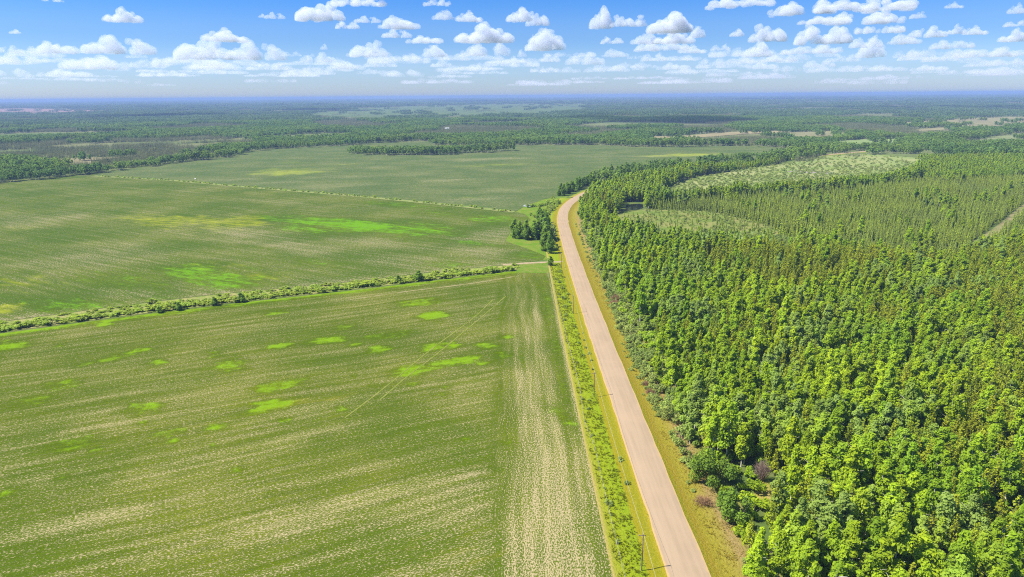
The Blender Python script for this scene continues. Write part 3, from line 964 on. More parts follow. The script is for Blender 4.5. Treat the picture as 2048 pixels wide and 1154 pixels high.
FE = np.array(FOREST_EDGE)
FOREST_NEAR = [(x, y) for x, y in FOREST_EDGE] + [(78, 735), (110, 800), (150, 850), (215, 925)] + [(300, 1000), (520, 1100), (900, 1100), (900, 80), (70, 80)]
SP_ZONE = GP([(1290, 425), (1300, 398), (1400, 390), (1480, 384), (1640, 375), (1720, 367), (1800, 357), (1900, 341), (2200, 341), (2200, 400), (2200, 465), (2048, 476), (1960, 486), (1910, 515), (1740, 500),
              (1640, 478), (1570, 462), (1500, 440), (1420, 425)], 6)
PINE_ZONE = GP([(1385, 492), (1480, 500), (1600, 492), (1720, 495), (1900, 515), (1905, 530), (1770, 527), (1690, 545), (1640, 566), (1560, 570), (1480, 548), (1400, 520)], 8)
PINE_ZONE2 = GP([(1905, 520), (2100, 470), (2200, 520), (2200, 720), (2000, 690), (1960, 600), (1890, 560)], 8)
PINE_ZONE3 = GP([(1830, 800), (1960, 740), (2200, 740), (2200, 1250), (1960, 1250), (1900, 980)], 8)
LIME = GP([(1340, 500), (1400, 492), (1430, 540), (1380, 560), (1320, 540)], 8)
GREEN_GROVE = GP([(1480, 488), (1510, 476), (1560, 480), (1585, 492), (1560, 502), (1490, 502)], 4)
BRIGHT = GP([(1850, 352), (1880, 322), (1960, 318), (2060, 328), (2060, 345), (1960, 350)], 6)

p = jitter_grid(44, 900, 90, 1100, 3.35)
fe = in_frame(p, 8, 160) & inpoly(p, FOREST_NEAR)
p = p[fe]
d_road = dist_line(p, ROAD)
keep = (d_road > 10.5) & ~inpoly(p, POND) & ~inpoly(p / .985, POND) & ~inpoly(p / .97, POND) & ~inpoly(p + (vnoise(p[:, 0], p[:, 1], 30, 95)[:, None] - .5) * 34, PASTURE) & ~inpoly(p / .985, PASTURE) & (dist_line(p, CUT) > 5.0) & ~inpoly(p, GLADE) & ~inpoly(p / .96, GLADE)
p, d_road = p[keep], d_road[keep]
d_edge = dist_line(p, FOREST_EDGE)
nz = vnoise(p[:, 0], p[:, 1], 26, 21)
nz2 = vnoise(p[:, 0], p[:, 1], 11, 22)
u = rng.uniform(0, 1, len(p))
inSP, inBog, inMead = inpoly(p, SP_ZONE), inpoly(p, BOG) | inpoly(p / .96, BOG), inpoly(p, MEADOW) | inpoly(p / .95, MEADOW)
inBog &= ~inMead
inP1, inP2, inP3 = inpoly(p, PINE_ZONE), inpoly(p, PINE_ZONE2), inpoly(p, PINE_ZONE3)
grove, bright, lime = inpoly(p, GREEN_GROVE), inpoly(p, BRIGHT), inpoly(p, LIME)
pp = np.where(inP1, .92, np.where(inP2, .72, np.where(inP3, .62, .10 + .5 * smooth(.62, .8, nz))))
pp = np.where(lime, 0, pp)
kind = np.where(u < pp, 1, 0)                       # 0 aspen, 1 pine, 2 spruce, 3 willow
kind = np.where(inSP, 2, kind)
kind = np.where(inSP & (nz2 > .80) & (u < .4), 0, kind)
kind = np.where(bright, 0, kind)
strip_w = 9 + 7 * vnoise(p[:, 0], p[:, 1], 40, 30)
south = p[:, 1] > 215
shrub = (d_edge < np.where(south, strip_w, 2.5)) & (p[:, 1] < 560) & (u < .85)
kind = np.where(shrub, 3, kind)
kind = np.where(inBog, np.where(u < .22, 2, np.where(u < .52, 3, 9)), kind)
kind = np.where(inMead, np.where(u < .45, 3, np.where(u < .8, 0, 9)), kind)
kind = np.where(grove, 0, kind)
dens = rng.uniform(0, 1, len(p))
gap = vnoise(p[:, 0], p[:, 1], 17, 31)
drop = (dens < np.where(gap > .74, .62, .05)) & (kind < 2)
ragged = (d_edge < 7) & (p[:, 1] < 340) & (kind < 2)
to_shrub = ragged & (dens < .38)
kind[to_shrub] = 3
drop = drop | (ragged & (dens > .60))
kind[drop] = 9
sc = rng.uniform(.74, 1.14, len(p)) * (.86 + .3 * vnoise(p[:, 0], p[:, 1], 30, 33))
sc = np.where(kind == 3, sc * rng.uniform(.7, 1.15, len(p)) * np.where(to_shrub, 1.35, 1.0), sc)
nearw = (kind == 0) & (p[:, 1] < 200)
sc = np.where(nearw, sc * 1.15, sc)
kind[nearw & (dens < .24)] = 9
sc = np.where(inBog & (kind == 2), sc * .55, sc)
sc = np.where(grove, .55, sc)
sc = np.where(bright | (p[:, 1] > 930), sc * .72, sc)
sc = np.where(inpoly(p / .93, PASTURE) & ~inpoly(p, PASTURE), sc * .6, sc)
sc = np.where(inBog & (kind == 3), sc * .6, sc)
sc = np.where(inMead & (kind == 0), .34, sc)
sc = np.where((d_edge < 8) & (kind < 2), sc * .82, sc)

# trees that stand where the photograph shows single plants: keep their places free
kind[np.hypot(*(p - np.array(G(1530, 1012))).T) < 5.5] = 9
PONDV = GP([(1240, 434), (1292, 428), (1292, 404), (1246, 405)])
BEHIND = GP([(1185, 408), (1240, 404), (1300, 403), (1312, 392), (1240, 392), (1180, 396)])
bp = inpoly(p, BEHIND) & ~inpoly(p, PONDV) & (d_road > 14)
kind[bp & (kind == 9)] = 0
sc = np.where(bp, 1.1, sc)
kind[inpoly(p, PONDV)] = 9
SPECIAL = [(1428, 972, 8.5), (1474, 1043, 8.0), (1523, 960, 4.5), (1405, 1012, 4.0)]
for px, py, rr in SPECIAL:
    c = np.array(G(px, py))
    kind[np.hypot(*(p - c).T) < rr] = 9
    kind[np.hypot(*(p - c * .965).T) < rr * .7] = 9

spr_extra = jitter_grid(90, 900, 400, 1080, 3.1)
spr_extra = spr_extra[inpoly(spr_extra, SP_ZONE) & in_frame(spr_extra, 6, 80) & ~inpoly(spr_extra, BOG) & ~inpoly(spr_extra, PASTURE) & ~inpoly(spr_extra / .985, PASTURE) & ~inpoly(spr_extra / .985, POND) & ~inpoly(spr_extra, POND) & (dist_line(spr_extra, CUT) > 4) & ~inpoly(spr_extra, BRIGHT)]
sel = kind == 2
sp_pts = np.vstack([p[sel & inBog], spr_extra])
sp_sc = np.concatenate([sc[sel & inBog], rng.uniform(.55, 1.05, len(spr_extra)) * (.75 + .4 * vnoise(spr_extra[:, 0], spr_extra[:, 1], 40, 35))])


def size_in_view(q, s):
    return s / np.hypot(np.hypot(q[:, 0], q[:, 1]), CH)


ORD = ['first', 'second', 'third', 'fourth', 'fifth', 'sixth', 'seventh', 'eighth', 'ninth', 'tenth', 'eleventh', 'twelfth', 'thirteenth', 'fourteenth', 'fifteenth', 'sixteenth', 'seventeenth',
       'eighteenth', 'nineteenth', 'twentieth', '21st', '22nd', '23rd', '24th', '25th', '26th', '27th', '28th', '29th', '30th']


def ordn(i):
    return ORD[i] if i < len(ORD) else '%d%s' % (i + 1, 'st' if (i + 1) % 10 == 1 and (i + 1) % 100 != 11 else 'nd' if (i + 1) % 10 == 2 and (i + 1) % 100 != 12 else 'rd' if (i + 1) % 10 == 3 and (i + 1) % 100 != 13 else 'th')


def plant_stand(kd, name, cat, q, s, limit, label_fn, group, mass_name, mass_label, tall=None):
    """The LIMIT largest in view as things of their own, the rest as one mass."""
    n = len(q)
    var = rng.integers(0, len(kd.crown), n)
    rot = rng.uniform(0, 6.28, n)
    sx = s * rng.uniform(.88, 1.15, n)
    sz = s * rng.uniform(.9, 1.12, n)
    vis = in_frame(q, 4, 0)
    sz_v = size_in_view(q, s) * vis
    order = np.argsort(-sz_v)
    solo = order[:min(limit, int(vis.sum()))]
    z = height(q[:, 0], q[:, 1])
    scr = proj(np.column_stack([q, z + 5 * s]))
    for lab, i in label_fn(solo, q, scr):
        kd.place(name, (q[i, 0], q[i, 1], z[i]), rot[i], (sx[i], sx[i], sz[i]), int(var[i]), lab, cat, group)
    rest = np.setdiff1d(np.arange(n), solo)
    if len(rest):
        instancer(mass_name, np.column_stack([q[rest], z[rest]]), rot[rest], np.column_stack([sx[rest], sx[rest], sz[rest]]), var[rest], kd.src, mass_label, 'forest')
    return solo


def forest_labels(desc):
    """The plants along the road's edge are counted one by one from the bottom of the photograph; deeper ones are told by their part of the wood."""
    def fn(solo, q, scr):
        out = []
        de = dist_line(q[solo], FOREST_EDGE)
        edge = solo[de < 4.5]
        edge = edge[np.argsort(q[edge, 1])]
        rank = {int(i): k for k, i in enumerate(edge)}
        for i in solo:
            i = int(i)
            if i in rank:
                out.append((f'{ordn(rank[i])} {desc} up from the bottom along the road side wood edge', i))
            else:
                x, y = scr[0][i], scr[1][i]
                col = 'near the road' if x < 1560 else 'left of the middle' if x < 1700 else 'right of the middle' if x < 1850 else 'by the right border'
                row = 'lowest band' if y > 1060 else 'second lowest band' if y > 970 else 'third lowest band' if y > 890 else 'fourth lowest band' if y > 810 else 'far upper part'
                out.append((f'{desc} {col}, {row} of the dense mixed wood', i))
        return out
    return fn


xs = jitter_grid(44, 130, 205, 560, 2.5)
xs = xs[(dist_line(xs, FOREST_EDGE) < 5.5) & (dist_line(xs, ROAD) > 9.5) & in_frame(xs, 2, 0)]
xs = xs[rng.uniform(0, 1, len(xs)) < np.where(inpoly(xs, FOREST_NEAR), .8, .35)]
p = np.vstack([p, xs])
kind = np.concatenate([kind, np.full(len(xs), 3)])
sc = np.concatenate([sc, rng.uniform(.45, 1.15, len(xs)) * np.where(inpoly(xs, FOREST_NEAR), 1, .55)])
k0, k1, k3 = kind == 0, kind == 1, kind == 3
plant_stand(K_ASPEN, 'aspen_tree', 'tree', p[k0], sc[k0], 300, forest_labels('bright green aspen'), 'aspens of the wood right of the road', 'aspen_forest', 'mass of bright green aspens in the wood right of the road')
plant_stand(K_PINE, 'pine_tree', 'tree', p[k1], sc[k1], 300, forest_labels('olive green pine'), 'pines of the wood right of the road', 'pine_forest', 'mass of olive green pines in the wood right of the road')


def spruce_labels(solo, q, scr):
    return [('small dark spruce standing alone in the tan bog' if b else 'narrow olive green spruce in the close stand beyond the bog', int(i))
            for i, b in zip(solo, inpoly(q[solo], BOG))]


plant_stand(K_SPRUCE, 'spruce_tree', 'tree', sp_pts, sp_sc, 300, spruce_labels, 'spruces of the stand beyond the bog', 'spruce_forest', 'mass of narrow olive spruces covering the boggy ground on the right')


def willow_labels(solo, q, scr):
    out = []
    for i in solo:
        i = int(i)
        y = scr[1][i]
        row = 'below the bog' if y < 520 else 'opposite the field track' if y < 600 else 'beside the middle stretch of road' if y < 750 else 'beside the nearest stretch of road'
        out.append((f'grey green willow shrub in the right verge thicket {row}', i))
    return out


plant_stand(K_WILLOW, 'willow_shrub', 'shrub', p[k3], sc[k3] * .95, 300, willow_labels, 'willow shrubs along the right verge', 'willow_thicket', 'grey green willow shrubs thick along the right verge and the meadow')

K_UNDER = Kind('undergrowth', bush, [dict(h=3.2, rad=2.4, n=360, size=.36), dict(h=2.4, rad=2.2, n=320, size=.36)], ASPEN_LEAF, STEM, ('crown', 'stems'))
q = jitter_grid(44, 700, 90, 560, 3.9)
q = q[inpoly(q, FOREST_NEAR) & in_frame(q, 2, 60) & (dist_line(q, ROAD) > 15) & (dist_line(q, FOREST_EDGE) > 3) & ~inpoly(q, BOG) & ~inpoly(q / .96, BOG) & (~inpoly(q, GLADE) | (rng.uniform(0, 1, len(q)) < .4)) & (dist_line(q, CUT) > 5) & ~inpoly(q, SP_ZONE)]
for px, py, rr in SPECIAL:
    q = q[np.hypot(*(q - np.array(G(px, py))).T) > rr * .55]
q = q[rng.uniform(0, 1, len(q)) < .75]
s = rng.uniform(.5, 1.3, len(q))
instancer('undergrowth', np.column_stack([q, np.zeros(len(q))]), rng.uniform(0, 6.28, len(q)), np.column_stack([s, s, s]), rng.integers(0, 2, len(q)), K_UNDER.src, 'leafy undergrowth filling the gaps between the trees of the wood', 'shrubs')

# pasture shrubs: too many and too small to count
q = jitter_grid(150, 800, 700, 1300, 6.0)
q = q[inpoly(q, PASTURE) & in_frame(q, 2, 20)]
dn = vnoise(q[:, 0], q[:, 1], 45, 41)
near_side = smooth(1150, 820, q[:, 1])
q = q[rng.uniform(0, 1, len(q)) < np.clip(.15 + .75 * near_side + .4 * (dn - .5), .08, .9)]
s = rng.uniform(.5, 1.2, len(q))
instancer('pasture_shrubs', np.column_stack([q, np.zeros(len(q))]), rng.uniform(0, 6.28, len(q)), np.column_stack([s, s, s * .8]), rng.integers(0, 4, len(q)), K_WILLOW.src, 'pale shrubs dotted thickly over the sunny pasture', 'shrubs')

# single plants by the lower right corner
def single(kd, name, px, py, label, cat, scl, var=0, rot=0.3):
    x, y = G(px, py)
    return kd.place(name, (x, y, 0), rot, scl, var, label, cat)


single(K_ROUND, 'round_tree', 1428, 968, 'broad round grey green tree beside the brown grass of the right verge', 'tree', (.98, .98, 1.0), 0)
single(K_ROUND, 'round_tree', 1474, 1040, 'bushy many stemmed tree in front of the small yellow glade', 'tree', (.92, .92, .98), 1, 1.7)
single(K_DEAD, 'dead_bush', 1523, 962, 'leafless purple brown bush standing among green aspens above the glade', 'bush', (1, 1, 1.15))
single(K_RUSSET, 'russet_bush', 1406, 1010, 'low brown bush on the right verge beside the nearest round tree', 'bush', (1.0, 1.0, 1.0))
RUS = [(1232, 604, 'rust coloured bush at the wood edge, upper of two', 2.0), (1228, 612, 'rust coloured bush at the wood edge, lower of two', 1.7), (1206, 538, 'tan dry bush at the wood edge opposite the field track', 1.7),
       (1300, 790, 'brown dead bush on the right verge by the shaded wood edge', 1.2), (1292, 772, 'small brown bush just above the brown dead bush on the verge', 1.0)]
for px, py, lab, k in RUS:
    single(K_RUSSET, 'russet_bush', px, py, lab, 'bush', (k * .62, k * .62, k * .8), 0, px * .37)

# ------------------------------------------------------------------ hedge between the near and the middle field
def hedge_pts(front, back, step, rows, drop):
    out = []
    Fm, Bm = resample(front, step), resample(back, step)
    n = min(len(Fm), len(Bm))
    Bm = np.column_stack([np.interp(np.linspace(0, 1, n), np.linspace(0, 1, len(Bm)), Bm[:, k]) for k in (0, 1)])
    Fm = np.column_stack([np.interp(np.linspace(0, 1, n), np.linspace(0, 1, len(Fm)), Fm[:, k]) for k in (0, 1)])
    for f, dr, s0 in rows:
        for i in range(n):
            if rng.uniform() > dr:
                c = Fm[i] * (1 - f) + Bm[i] * f + rng.normal(0, .6, 2)
                out.append((c[0], c[1], s0 * rng.uniform(.55, 1.2) * (.8 + .4 * float(vnoise(np.array(c[0]), np.array(c[1]), 14, 51)))))
    return np.array(out)


hp = hedge_pts(H1F, H1B, 2.35, [(.14, .05, 1.1), (.36, .12, .95), (.62, .42, .70), (.85, .50, .75)], 0)
hp = hp[in_frame(hp[:, :2], 2, 0)]
hp = hp[np.argsort(hp[:, 0])]
if len(hp) > 299:
    hp = hp[np.sort(rng.choice(len(hp), 299, False))]
third = len(hp) / 3
for i, (x, y, s) in enumerate(hp):
    part = 'left' if i < third else 'middle' if i < 2 * third else 'right'
    tone = 'large' if s > .95 else 'middling' if s > .6 else 'small'
    lab = f'{tone} yellow green bush in the {part} third of the hedge between the two nearest fields'
    K_HEDGE.place('hedge_bush', (x, y, .05), rng.uniform(0, 6.28), (s * 1.28, s * 1.28, s * .60), int(rng.integers(0, 4)), lab, 'bush', 'bushes of the hedge between the two nearest fields')
BIG = [(838, 561, 1.15, 'dark round bush taller than the hedge around it, right of the middle of the hedge'), (796, 566, .85, 'slim dark bush left of the dark round one in the hedge'),
       (429, 611, .8, 'lone round bush just in front of the hedge, left of the white stemmed gap'), (481, 604, .95, 'round grey bush in front of the tallest part of the hedge'),
       (357, 621, .7, 'small round bush on the grass in front of the hedge'), (319, 626, .65, 'leftmost small dark bush standing out in front of the hedge'), (1100, 531, 1.0, 'dark round bush beside the mouth of the field track')]
for px, py, k, lab in BIG:
    x, y = G(px, py)
    K_POPLAR.place('round_bush', (x, y, .05), px * .1, (k * .62, k * .62, k * .42), px % 3, lab, 'bush')

h2p = []
L2 = resample(H2, 4.0)
for i, c in enumerate(L2):
    if rng.uniform() < .92 * (1 - .5 * smooth(.55, .75, np.array(vnoise(np.array(c[0]), np.array(c[1]), 30, 61)))):
        h2p.append((c[0] + rng.normal(0, 1.0), c[1] + rng.normal(0, 1.0), rng.uniform(.5, .95)))
h2p = sorted(h2p)[:295]
for i, (x, y, s) in enumerate(h2p):
    o = tag(obj('far_hedge_bush', K_HEDGE.crown[i % 4], loc=(x, y, 0)), 'small yellow green bush in the thin hedge between the middle and the far field', 'bush', 'bushes of the thin hedge between the middle and the far field')
    o.scale = (s, s, s * .75)
    o.rotation_euler = (0, 0, rng.uniform(0, 6.28))

# ------------------------------------------------------------------ trees left of the road and beyond the bend
def tree_row(px_line, step, width, s0, s1, label_fn, name, kd, cat, group, zoff=0):
    L = resample(GP(px_line), step)
    k = 0
    for c in L:
        for _ in range(1 if width < 3 else 2):
            x, y = c + rng.uniform(-width, width, 2)
            s = rng.uniform(s0, s1)
            kd.place(name, (x, y, 0), rng.uniform(0, 6.28), (s, s, s), int(rng.integers(0, len(kd.crown))), label_fn(k), cat, group)
            k += 1


tree_row([(1034, 477), (1056, 478), (1082, 476)], 4.2, 4.5, .8, 1.08, lambda k: 'dark leafy tree of the clump standing out into the middle field', 'poplar_tree', K_POPLAR, 'tree', 'trees of the clump by the middle field')
tree_row([(1096, 506), (1091, 470), (1083, 440)], 4.6, 2.6, .6, .95, lambda k: f'{ordn(k)} leafy tree up from the field track, left of the road', 'poplar_tree', K_POPLAR, 'tree', 'trees left of the road above the field track')
tree_row([(1124, 391), (1160, 374), (1190, 364)], 8, 4.0, .6, .95, lambda k: 'dark leafy tree in the row just beyond the bend of the road', 'poplar_tree', K_POPLAR, 'tree', 'trees beyond the bend of the road')
tree_row([(1222, 362), (1300, 347), (1418, 342)], 10, 6.0, .65, 1.05, lambda k: 'dark leafy tree in the broad row between the far field and the pasture', 'poplar_tree', K_POPLAR, 'tree', 'trees between the far field and the pasture')
tree_row([(1250, 366), (1330, 350)], 9, 5.0, .6, .9, lambda k: 'dark leafy tree at the near end of the row above the pasture', 'poplar_tree', K_POPLAR, 'tree', 'trees at the near end of the row above the pasture')
tree_row([(1448, 337), (1540, 326), (1648, 310)], 8, 4.0, .6, .95, lambda k: 'dark leafy tree in the thin row running to the far corner of the field', 'poplar_tree', K_POPLAR, 'tree', 'trees of the thin row along the far field')
for a, b, st in (([(1058, 415), (1090, 412), (1112, 400)], 'by the small pool left of the bend', 6), ([(1064, 432), (1085, 436), (1098, 420), (1115, 404)], 'on the bank left of the bend', 4), ([(1098, 452), (1100, 470), (1112, 500)], 'between the bend and the field track', 8)):
    tree_row(a, st, 3.4, .7, 1.2, lambda k, b=b: f'{ordn(k)} pale willow shrub from the left {b}', 'bank_shrub', K_HEDGE, 'shrub', 'willow shrubs ' + b)

# ------------------------------------------------------------------ small bushes in the left verge
VB = [(1127, 598, .55), (1131, 615, .62), (1125, 578, .5), (1119, 566, .5), (1112, 560, .45), (1132, 632, .5), (1121, 545, .5), (1128, 556, .42), (1137, 590, .45), (1140, 607, .42), (1118, 590, .45), (1129, 641, .45),
      (1150, 655, .32), (1157, 669, .26), (1167, 668, .3), (1158, 688, .34), (1168, 682, .3), (1171, 697, .42), (1166, 712, .3), (1178, 710, .42), (1154, 727, .36), (1183, 723, .3), (1185, 741, .28),
      (1179, 802, .26), (1165, 800, .28), (1176, 820, .4), (1171, 845, .24), (1186, 872, .24), (1241, 923, .46), (1255, 970, .44), (1217, 1010, .52), (1198, 937, .2), (1224, 1032, .2), (1236, 1086, .34), (1209, 978, .2)]
VB = sorted(VB, key=lambda v: -v[1])
for i, (px, py, k) in enumerate(VB):
    x, y = G(px, py)
    K_WILLOW.place('verge_bush', (x, y, .1), i * 1.3, (k, k, k), i % 4, f'{ordn(i)} small dark bush up from the bottom of the photo in the green left verge', 'bush', 'small bushes in the left verge')
RB = [(1245, 690, .3), (1248, 705, .3), (1254, 716, .34), (1262, 742, .42), (1268, 735, .4), (1274, 757, .45), (1284, 770, .34), (1252, 668, .3), (1286, 791, .26), (1380, 938, .5), (1378, 968, .4), (1386, 984, .3)]
RB = sorted(RB, key=lambda v: -v[1])
for i, (px, py, k) in enumerate(RB):
    x, y = G(px, py)
    K_WILLOW.place('edge_bush', (x, y, .15), i * 2.1, (k * 1.2, k * 1.2, k), i % 4, f'{ordn(i)} low bush up from the bottom of the photo on the golden right verge', 'bush', 'low bushes on the right verge')


# ------------------------------------------------------------------ grass tufts on the verges
def tuft_mesh(name, seed, mat, n=9, h=.45, w=.07):
    r = np.random.default_rng(seed)
    V, Fc, T = [], [], []
    for i in range(n):
        a = r.uniform(0, 6.28)
        d = np.array([math.cos(a), math.sin(a), 0])
        s = np.array([-d[1], d[0], 0])
        b = d * r.uniform(0, .18)
        L, hh = r.uniform(.1, .4), h * r.uniform(.5, 1.2)
        o = len(V)
        V += [b - s * w, b + s * w, b + d * L + s * w * .5 + [0, 0, hh], b + d * L - s * w * .5 + [0, 0, hh]]
        Fc.append([o, o + 1, o + 2, o + 3])
        T += [r.uniform(.3, 1)] * 4
    return mesh_np(name, V, np.array(Fc), [mat], attrs={'tint': T})


G_GREEN = leaf_mat('verge_grass', (0.155, 0.185, 0.006), (0.21, 0.215, 0.010), (0.10, 0.13, 0.006), .6, .15, .3)
G_GOLD = leaf_mat('dry_grass', (0.24, 0.18, 0.015), (0.30, 0.22, 0.04), (0.16, 0.14, 0.012), .6, .15, .3)


def scatter_strip(o0, o1, y0, y1, dens, mat, name, label, h, sc=(.7, 1.3)):
    n = int((o1 - o0) * (y1 - y0) * dens)
    y = rng.uniform(y0, y1, n)
    cx = np.interp(y, ROAD[:, 1], ROAD[:, 0])
    x = cx + rng.uniform(o0, o1, n)
    k = vnoise(x, y, 3.5, 71)
    ok = (rng.uniform(0, 1, n) < .35 + 1.0 * (k - .3))
    x, y = x[ok], y[ok]
    s = rng.uniform(*sc, len(x))
    srcs = [src(name + '_source', tuft_mesh(name, 300 + i, mat, h=h)) for i in range(3)]
    instancer(name, np.column_stack([x, y, np.full(len(x), .1)]), rng.uniform(0, 6.28, len(x)), np.column_stack([s, s, s]), rng.integers(0, 3, len(x)), srcs, label, 'grass')


scatter_strip(-15, -8.5, 120, 420, 2.6, G_GREEN, 'verge_grass', 'lush green grass and weeds in the left verge', .32, (.6, 1.4))
scatter_strip(7.5, 18, 120, 430, 3.0, G_GOLD, 'dry_grass', 'golden dry grass on the right verge', .28, (.5, 1.3))

# ================================================================== POWER LINE AND FENCE
WOOD = plain_mat('pole_wood', (0.115, 0.085, 0.065), .9, .25, 3)
CERAMIC = plain_mat('insulator_ceramic', (0.62, 0.62, 0.60), .4, .05)
WIREM = plain_mat('wire_metal', (0.50, 0.48, 0.42), .5, .05, 1, .3)
POST = plain_mat('fence_wood', (0.26, 0.22, 0.17), .95, .2, 5)
POLES = [(27.6, 36.0), (27.7, 130.6), (27.8, 221.5), (29.0, 316.5), (29.7, 407.5), (30.2, 504.0), (33.5, 596.0)]
PH = 9.2


def part_mesh(name, parts, mats):
    v, f, t, mi = merge(parts)
    return mesh_np(name, v, f, mats, mi)


def boxq(cx, cy_, cz, sx, sy, sz):
    x, y, z = sx / 2, sy / 2, sz / 2
    V = np.array([(-x, -y, -z), (x, -y, -z), (x, y, -z), (-x, y, -z), (-x, -y, z), (x, -y, z), (x, y, z), (-x, y, z)]) + [cx, cy_, cz]
    Fq = np.array([[3, 2, 1, 0], [4, 5, 6, 7], [0, 1, 5, 4], [1, 2, 6, 5], [2, 3, 7, 6], [3, 0, 4, 7]])
    return V, Fq, np.ones(8), 0


pole_me = part_mesh('pole', [(*tube([(0, 0, -.3), (0, 0, PH * .5), (0, 0, PH), (0, 0, PH + .01)], [.14, .12, .10, .001], 10), 0)], [WOOD])
arm_me = part_mesh('crossarm', [boxq(-.25, -.17, PH - .35, 1.5, .10, .12)], [WOOD])
ins_me = part_mesh('insulator', [(*tube([(0, 0, 0), (0, 0, .08), (0, 0, .1), (0, 0, .22)], [.03, .03, .07, .04], 8), 0)], [CERAMIC])
for i, (x, y) in enumerate(POLES):
    lab = ['wooden power pole just below the bottom of the photo', 'wooden power pole nearest the bottom of the photo, beside the gravel road', 'second wooden power pole from the bottom, its shadow reaching the road',
           'third wooden power pole from the bottom, above the roadside bushes', 'fourth wooden power pole, beside the mouth of the field track', 'fifth wooden power pole, beside the trees left of the road',
           'farthest wooden power pole, by the bend of the road'][i]
    e = thing('power_pole', lab, 'pole', (x, y, .12), 0, 'power poles along the left verge')
    obj('pole', pole_me, e)
    obj('crossarm', arm_me, e)
    for ox in (-.9, .0):
        obj('insulator', ins_me, e, (ox, -.17 if ox else 0, PH - .29 if ox else PH))
for a, b in zip(POLES[:-1], POLES[1:]):
    n = 14
    t = np.linspace(0, 1, n)
    pts = np.column_stack([a[0] + (b[0] - a[0]) * t, a[1] + (b[1] - a[1]) * t, .12 + PH + .22 - 1.3 * 4 * t * (1 - t)])
    me = part_mesh('overhead_wire', [(*tube(pts, [.018] * n, 4), 0)], [WIREM])
    k = POLES.index(a)
    tag(obj('overhead_wire', me), ['overhead wire running from the nearest power pole out of the photo', 'overhead wire between the nearest and the second power pole', 'overhead wire between the second and the third power pole',
        'overhead wire between the third and the fourth power pole', 'overhead wire between the fourth and the fifth power pole', 'overhead wire between the fifth and the farthest power pole'][k], 'wire', 'wires of the roadside power line')

FL = resample(GP([(1250, 1160), (1243, 1131), (1230, 1078), (1220, 1033), (1208, 980), (1198, 937), (1189, 896), (1168, 844), (1160, 780), (1150, 740), (1137, 691), (1125, 647), (1113, 600), (1104, 560), (1099, 535)]), 4.0)
fence = thing('wire_fence', 'low wire fence on grey wooden posts along the edge of the near field', 'fence', (FL[0][0], FL[0][1], .1))
post_me = part_mesh('post', [(*tube([(0, 0, -.2), (0, 0, 1.15), (0, 0, 1.16)], [.07, .065, .001], 6), 0)], [POST])
for c in FL:
    obj('post', post_me, fence, (c[0] - FL[0][0], c[1] - FL[0][1], 0))
for z in (.45, .8, 1.08):
    obj('wire', part_mesh('wire', [(*tube([(c[0] - FL[0][0], c[1] - FL[0][1] , z) for c in FL], [.008] * len(FL), 3), 0)], [POST]), fence)

# ================================================================== FAR WOODS
def far_clump(name, seed, kind_, half, n, hh, mats, faces=46):
    """A block of a distant wood: N small trees, each with its own crown."""
    r = np.random.default_rng(seed)
    parts = []
    for i in range(n):
        x, y = r.uniform(-half, half, 2)
        h = hh * r.uniform(.7, 1.15)
        if kind_ == 'a':
            rr = h * r.uniform(.17, .26)
            C = [(x + r.normal(0, rr * .4), y + r.normal(0, rr * .4), h * z) for z in (.42, .6, .78, .88)]
            v, f, t = lobed(r, C, [rr * .8, rr, rr * .8, rr * .5], faces, rr * .42, .5, .6)
            t = np.clip(t * .5 + r.uniform(0, .5), 0, 1)
            parts.append((v, f, t, 0))
            parts.append((*tube([(x, y, 0), (x, y, h * .6)], [.17, .1], 3), 1))
        else:
            c, tr_ = spruce(int(r.integers(1e9)), h, h * .125, 7, 5, .08, .75)
            v, f, t, _ = c[0]
            parts.append((v + [x, y, 0], f, np.clip(t * .5 + r.uniform(0, .5), 0, 1), 0))
    return src(name, build_mesh(name, parts, mats))


CL_A = [far_clump('aspen_block', 500 + i, 'a', 11, 17, 12.5, [MID_ASPEN, BARK_PALE]) for i in range(5)]
CL_S = [far_clump('spruce_block', 600 + i, 's', 11, 34, 9.0, [FAR_SPRUCE, BARK_DARK]) for i in range(5)]
CL_AL = [far_clump('aspen_block', 700 + i, 'a', 26, 30, 15.5, [FAR_ASPEN, BARK_PALE], 34) for i in range(4)]
CL_SL = [far_clump('spruce_block', 800 + i, 's', 26, 80, 10.5, [FAR_SPRUCE, BARK_DARK]) for i in range(4)]

EXCL = [NEAR_FIELD, MID_FIELD, FAR_FIELD]
EXCL_RAGGED = [[(x * k, y * k) for x, y in c] for i, c in enumerate([PASTURE] + [c[1] for c in CLEARINGS]) for k in ((1,) if i in (1, 7) else (1, .96, .92))]
DARK_ZONE = GP([(-300, 372), (0, 362), (180, 344), (380, 318), (470, 300), (560, 280), (400, 268), (200, 262), (-300, 272)], 6)
GREEN_TOP = GP([(-300, 262), (0, 256), (200, 252), (400, 244), (560, 250), (620, 240), (500, 232), (200, 238), (-300, 240)], 6)
PURPLE = GP([(1250, 288), (1400, 290), (1500, 286), (1580, 280), (1560, 272), (1480, 268), (1380, 272), (1250, 276)], 6)
PURPLE2 = GP([(1640, 264), (1700, 258), (1760, 250), (1830, 256), (1860, 268), (1840, 278), (1700, 278)], 6)


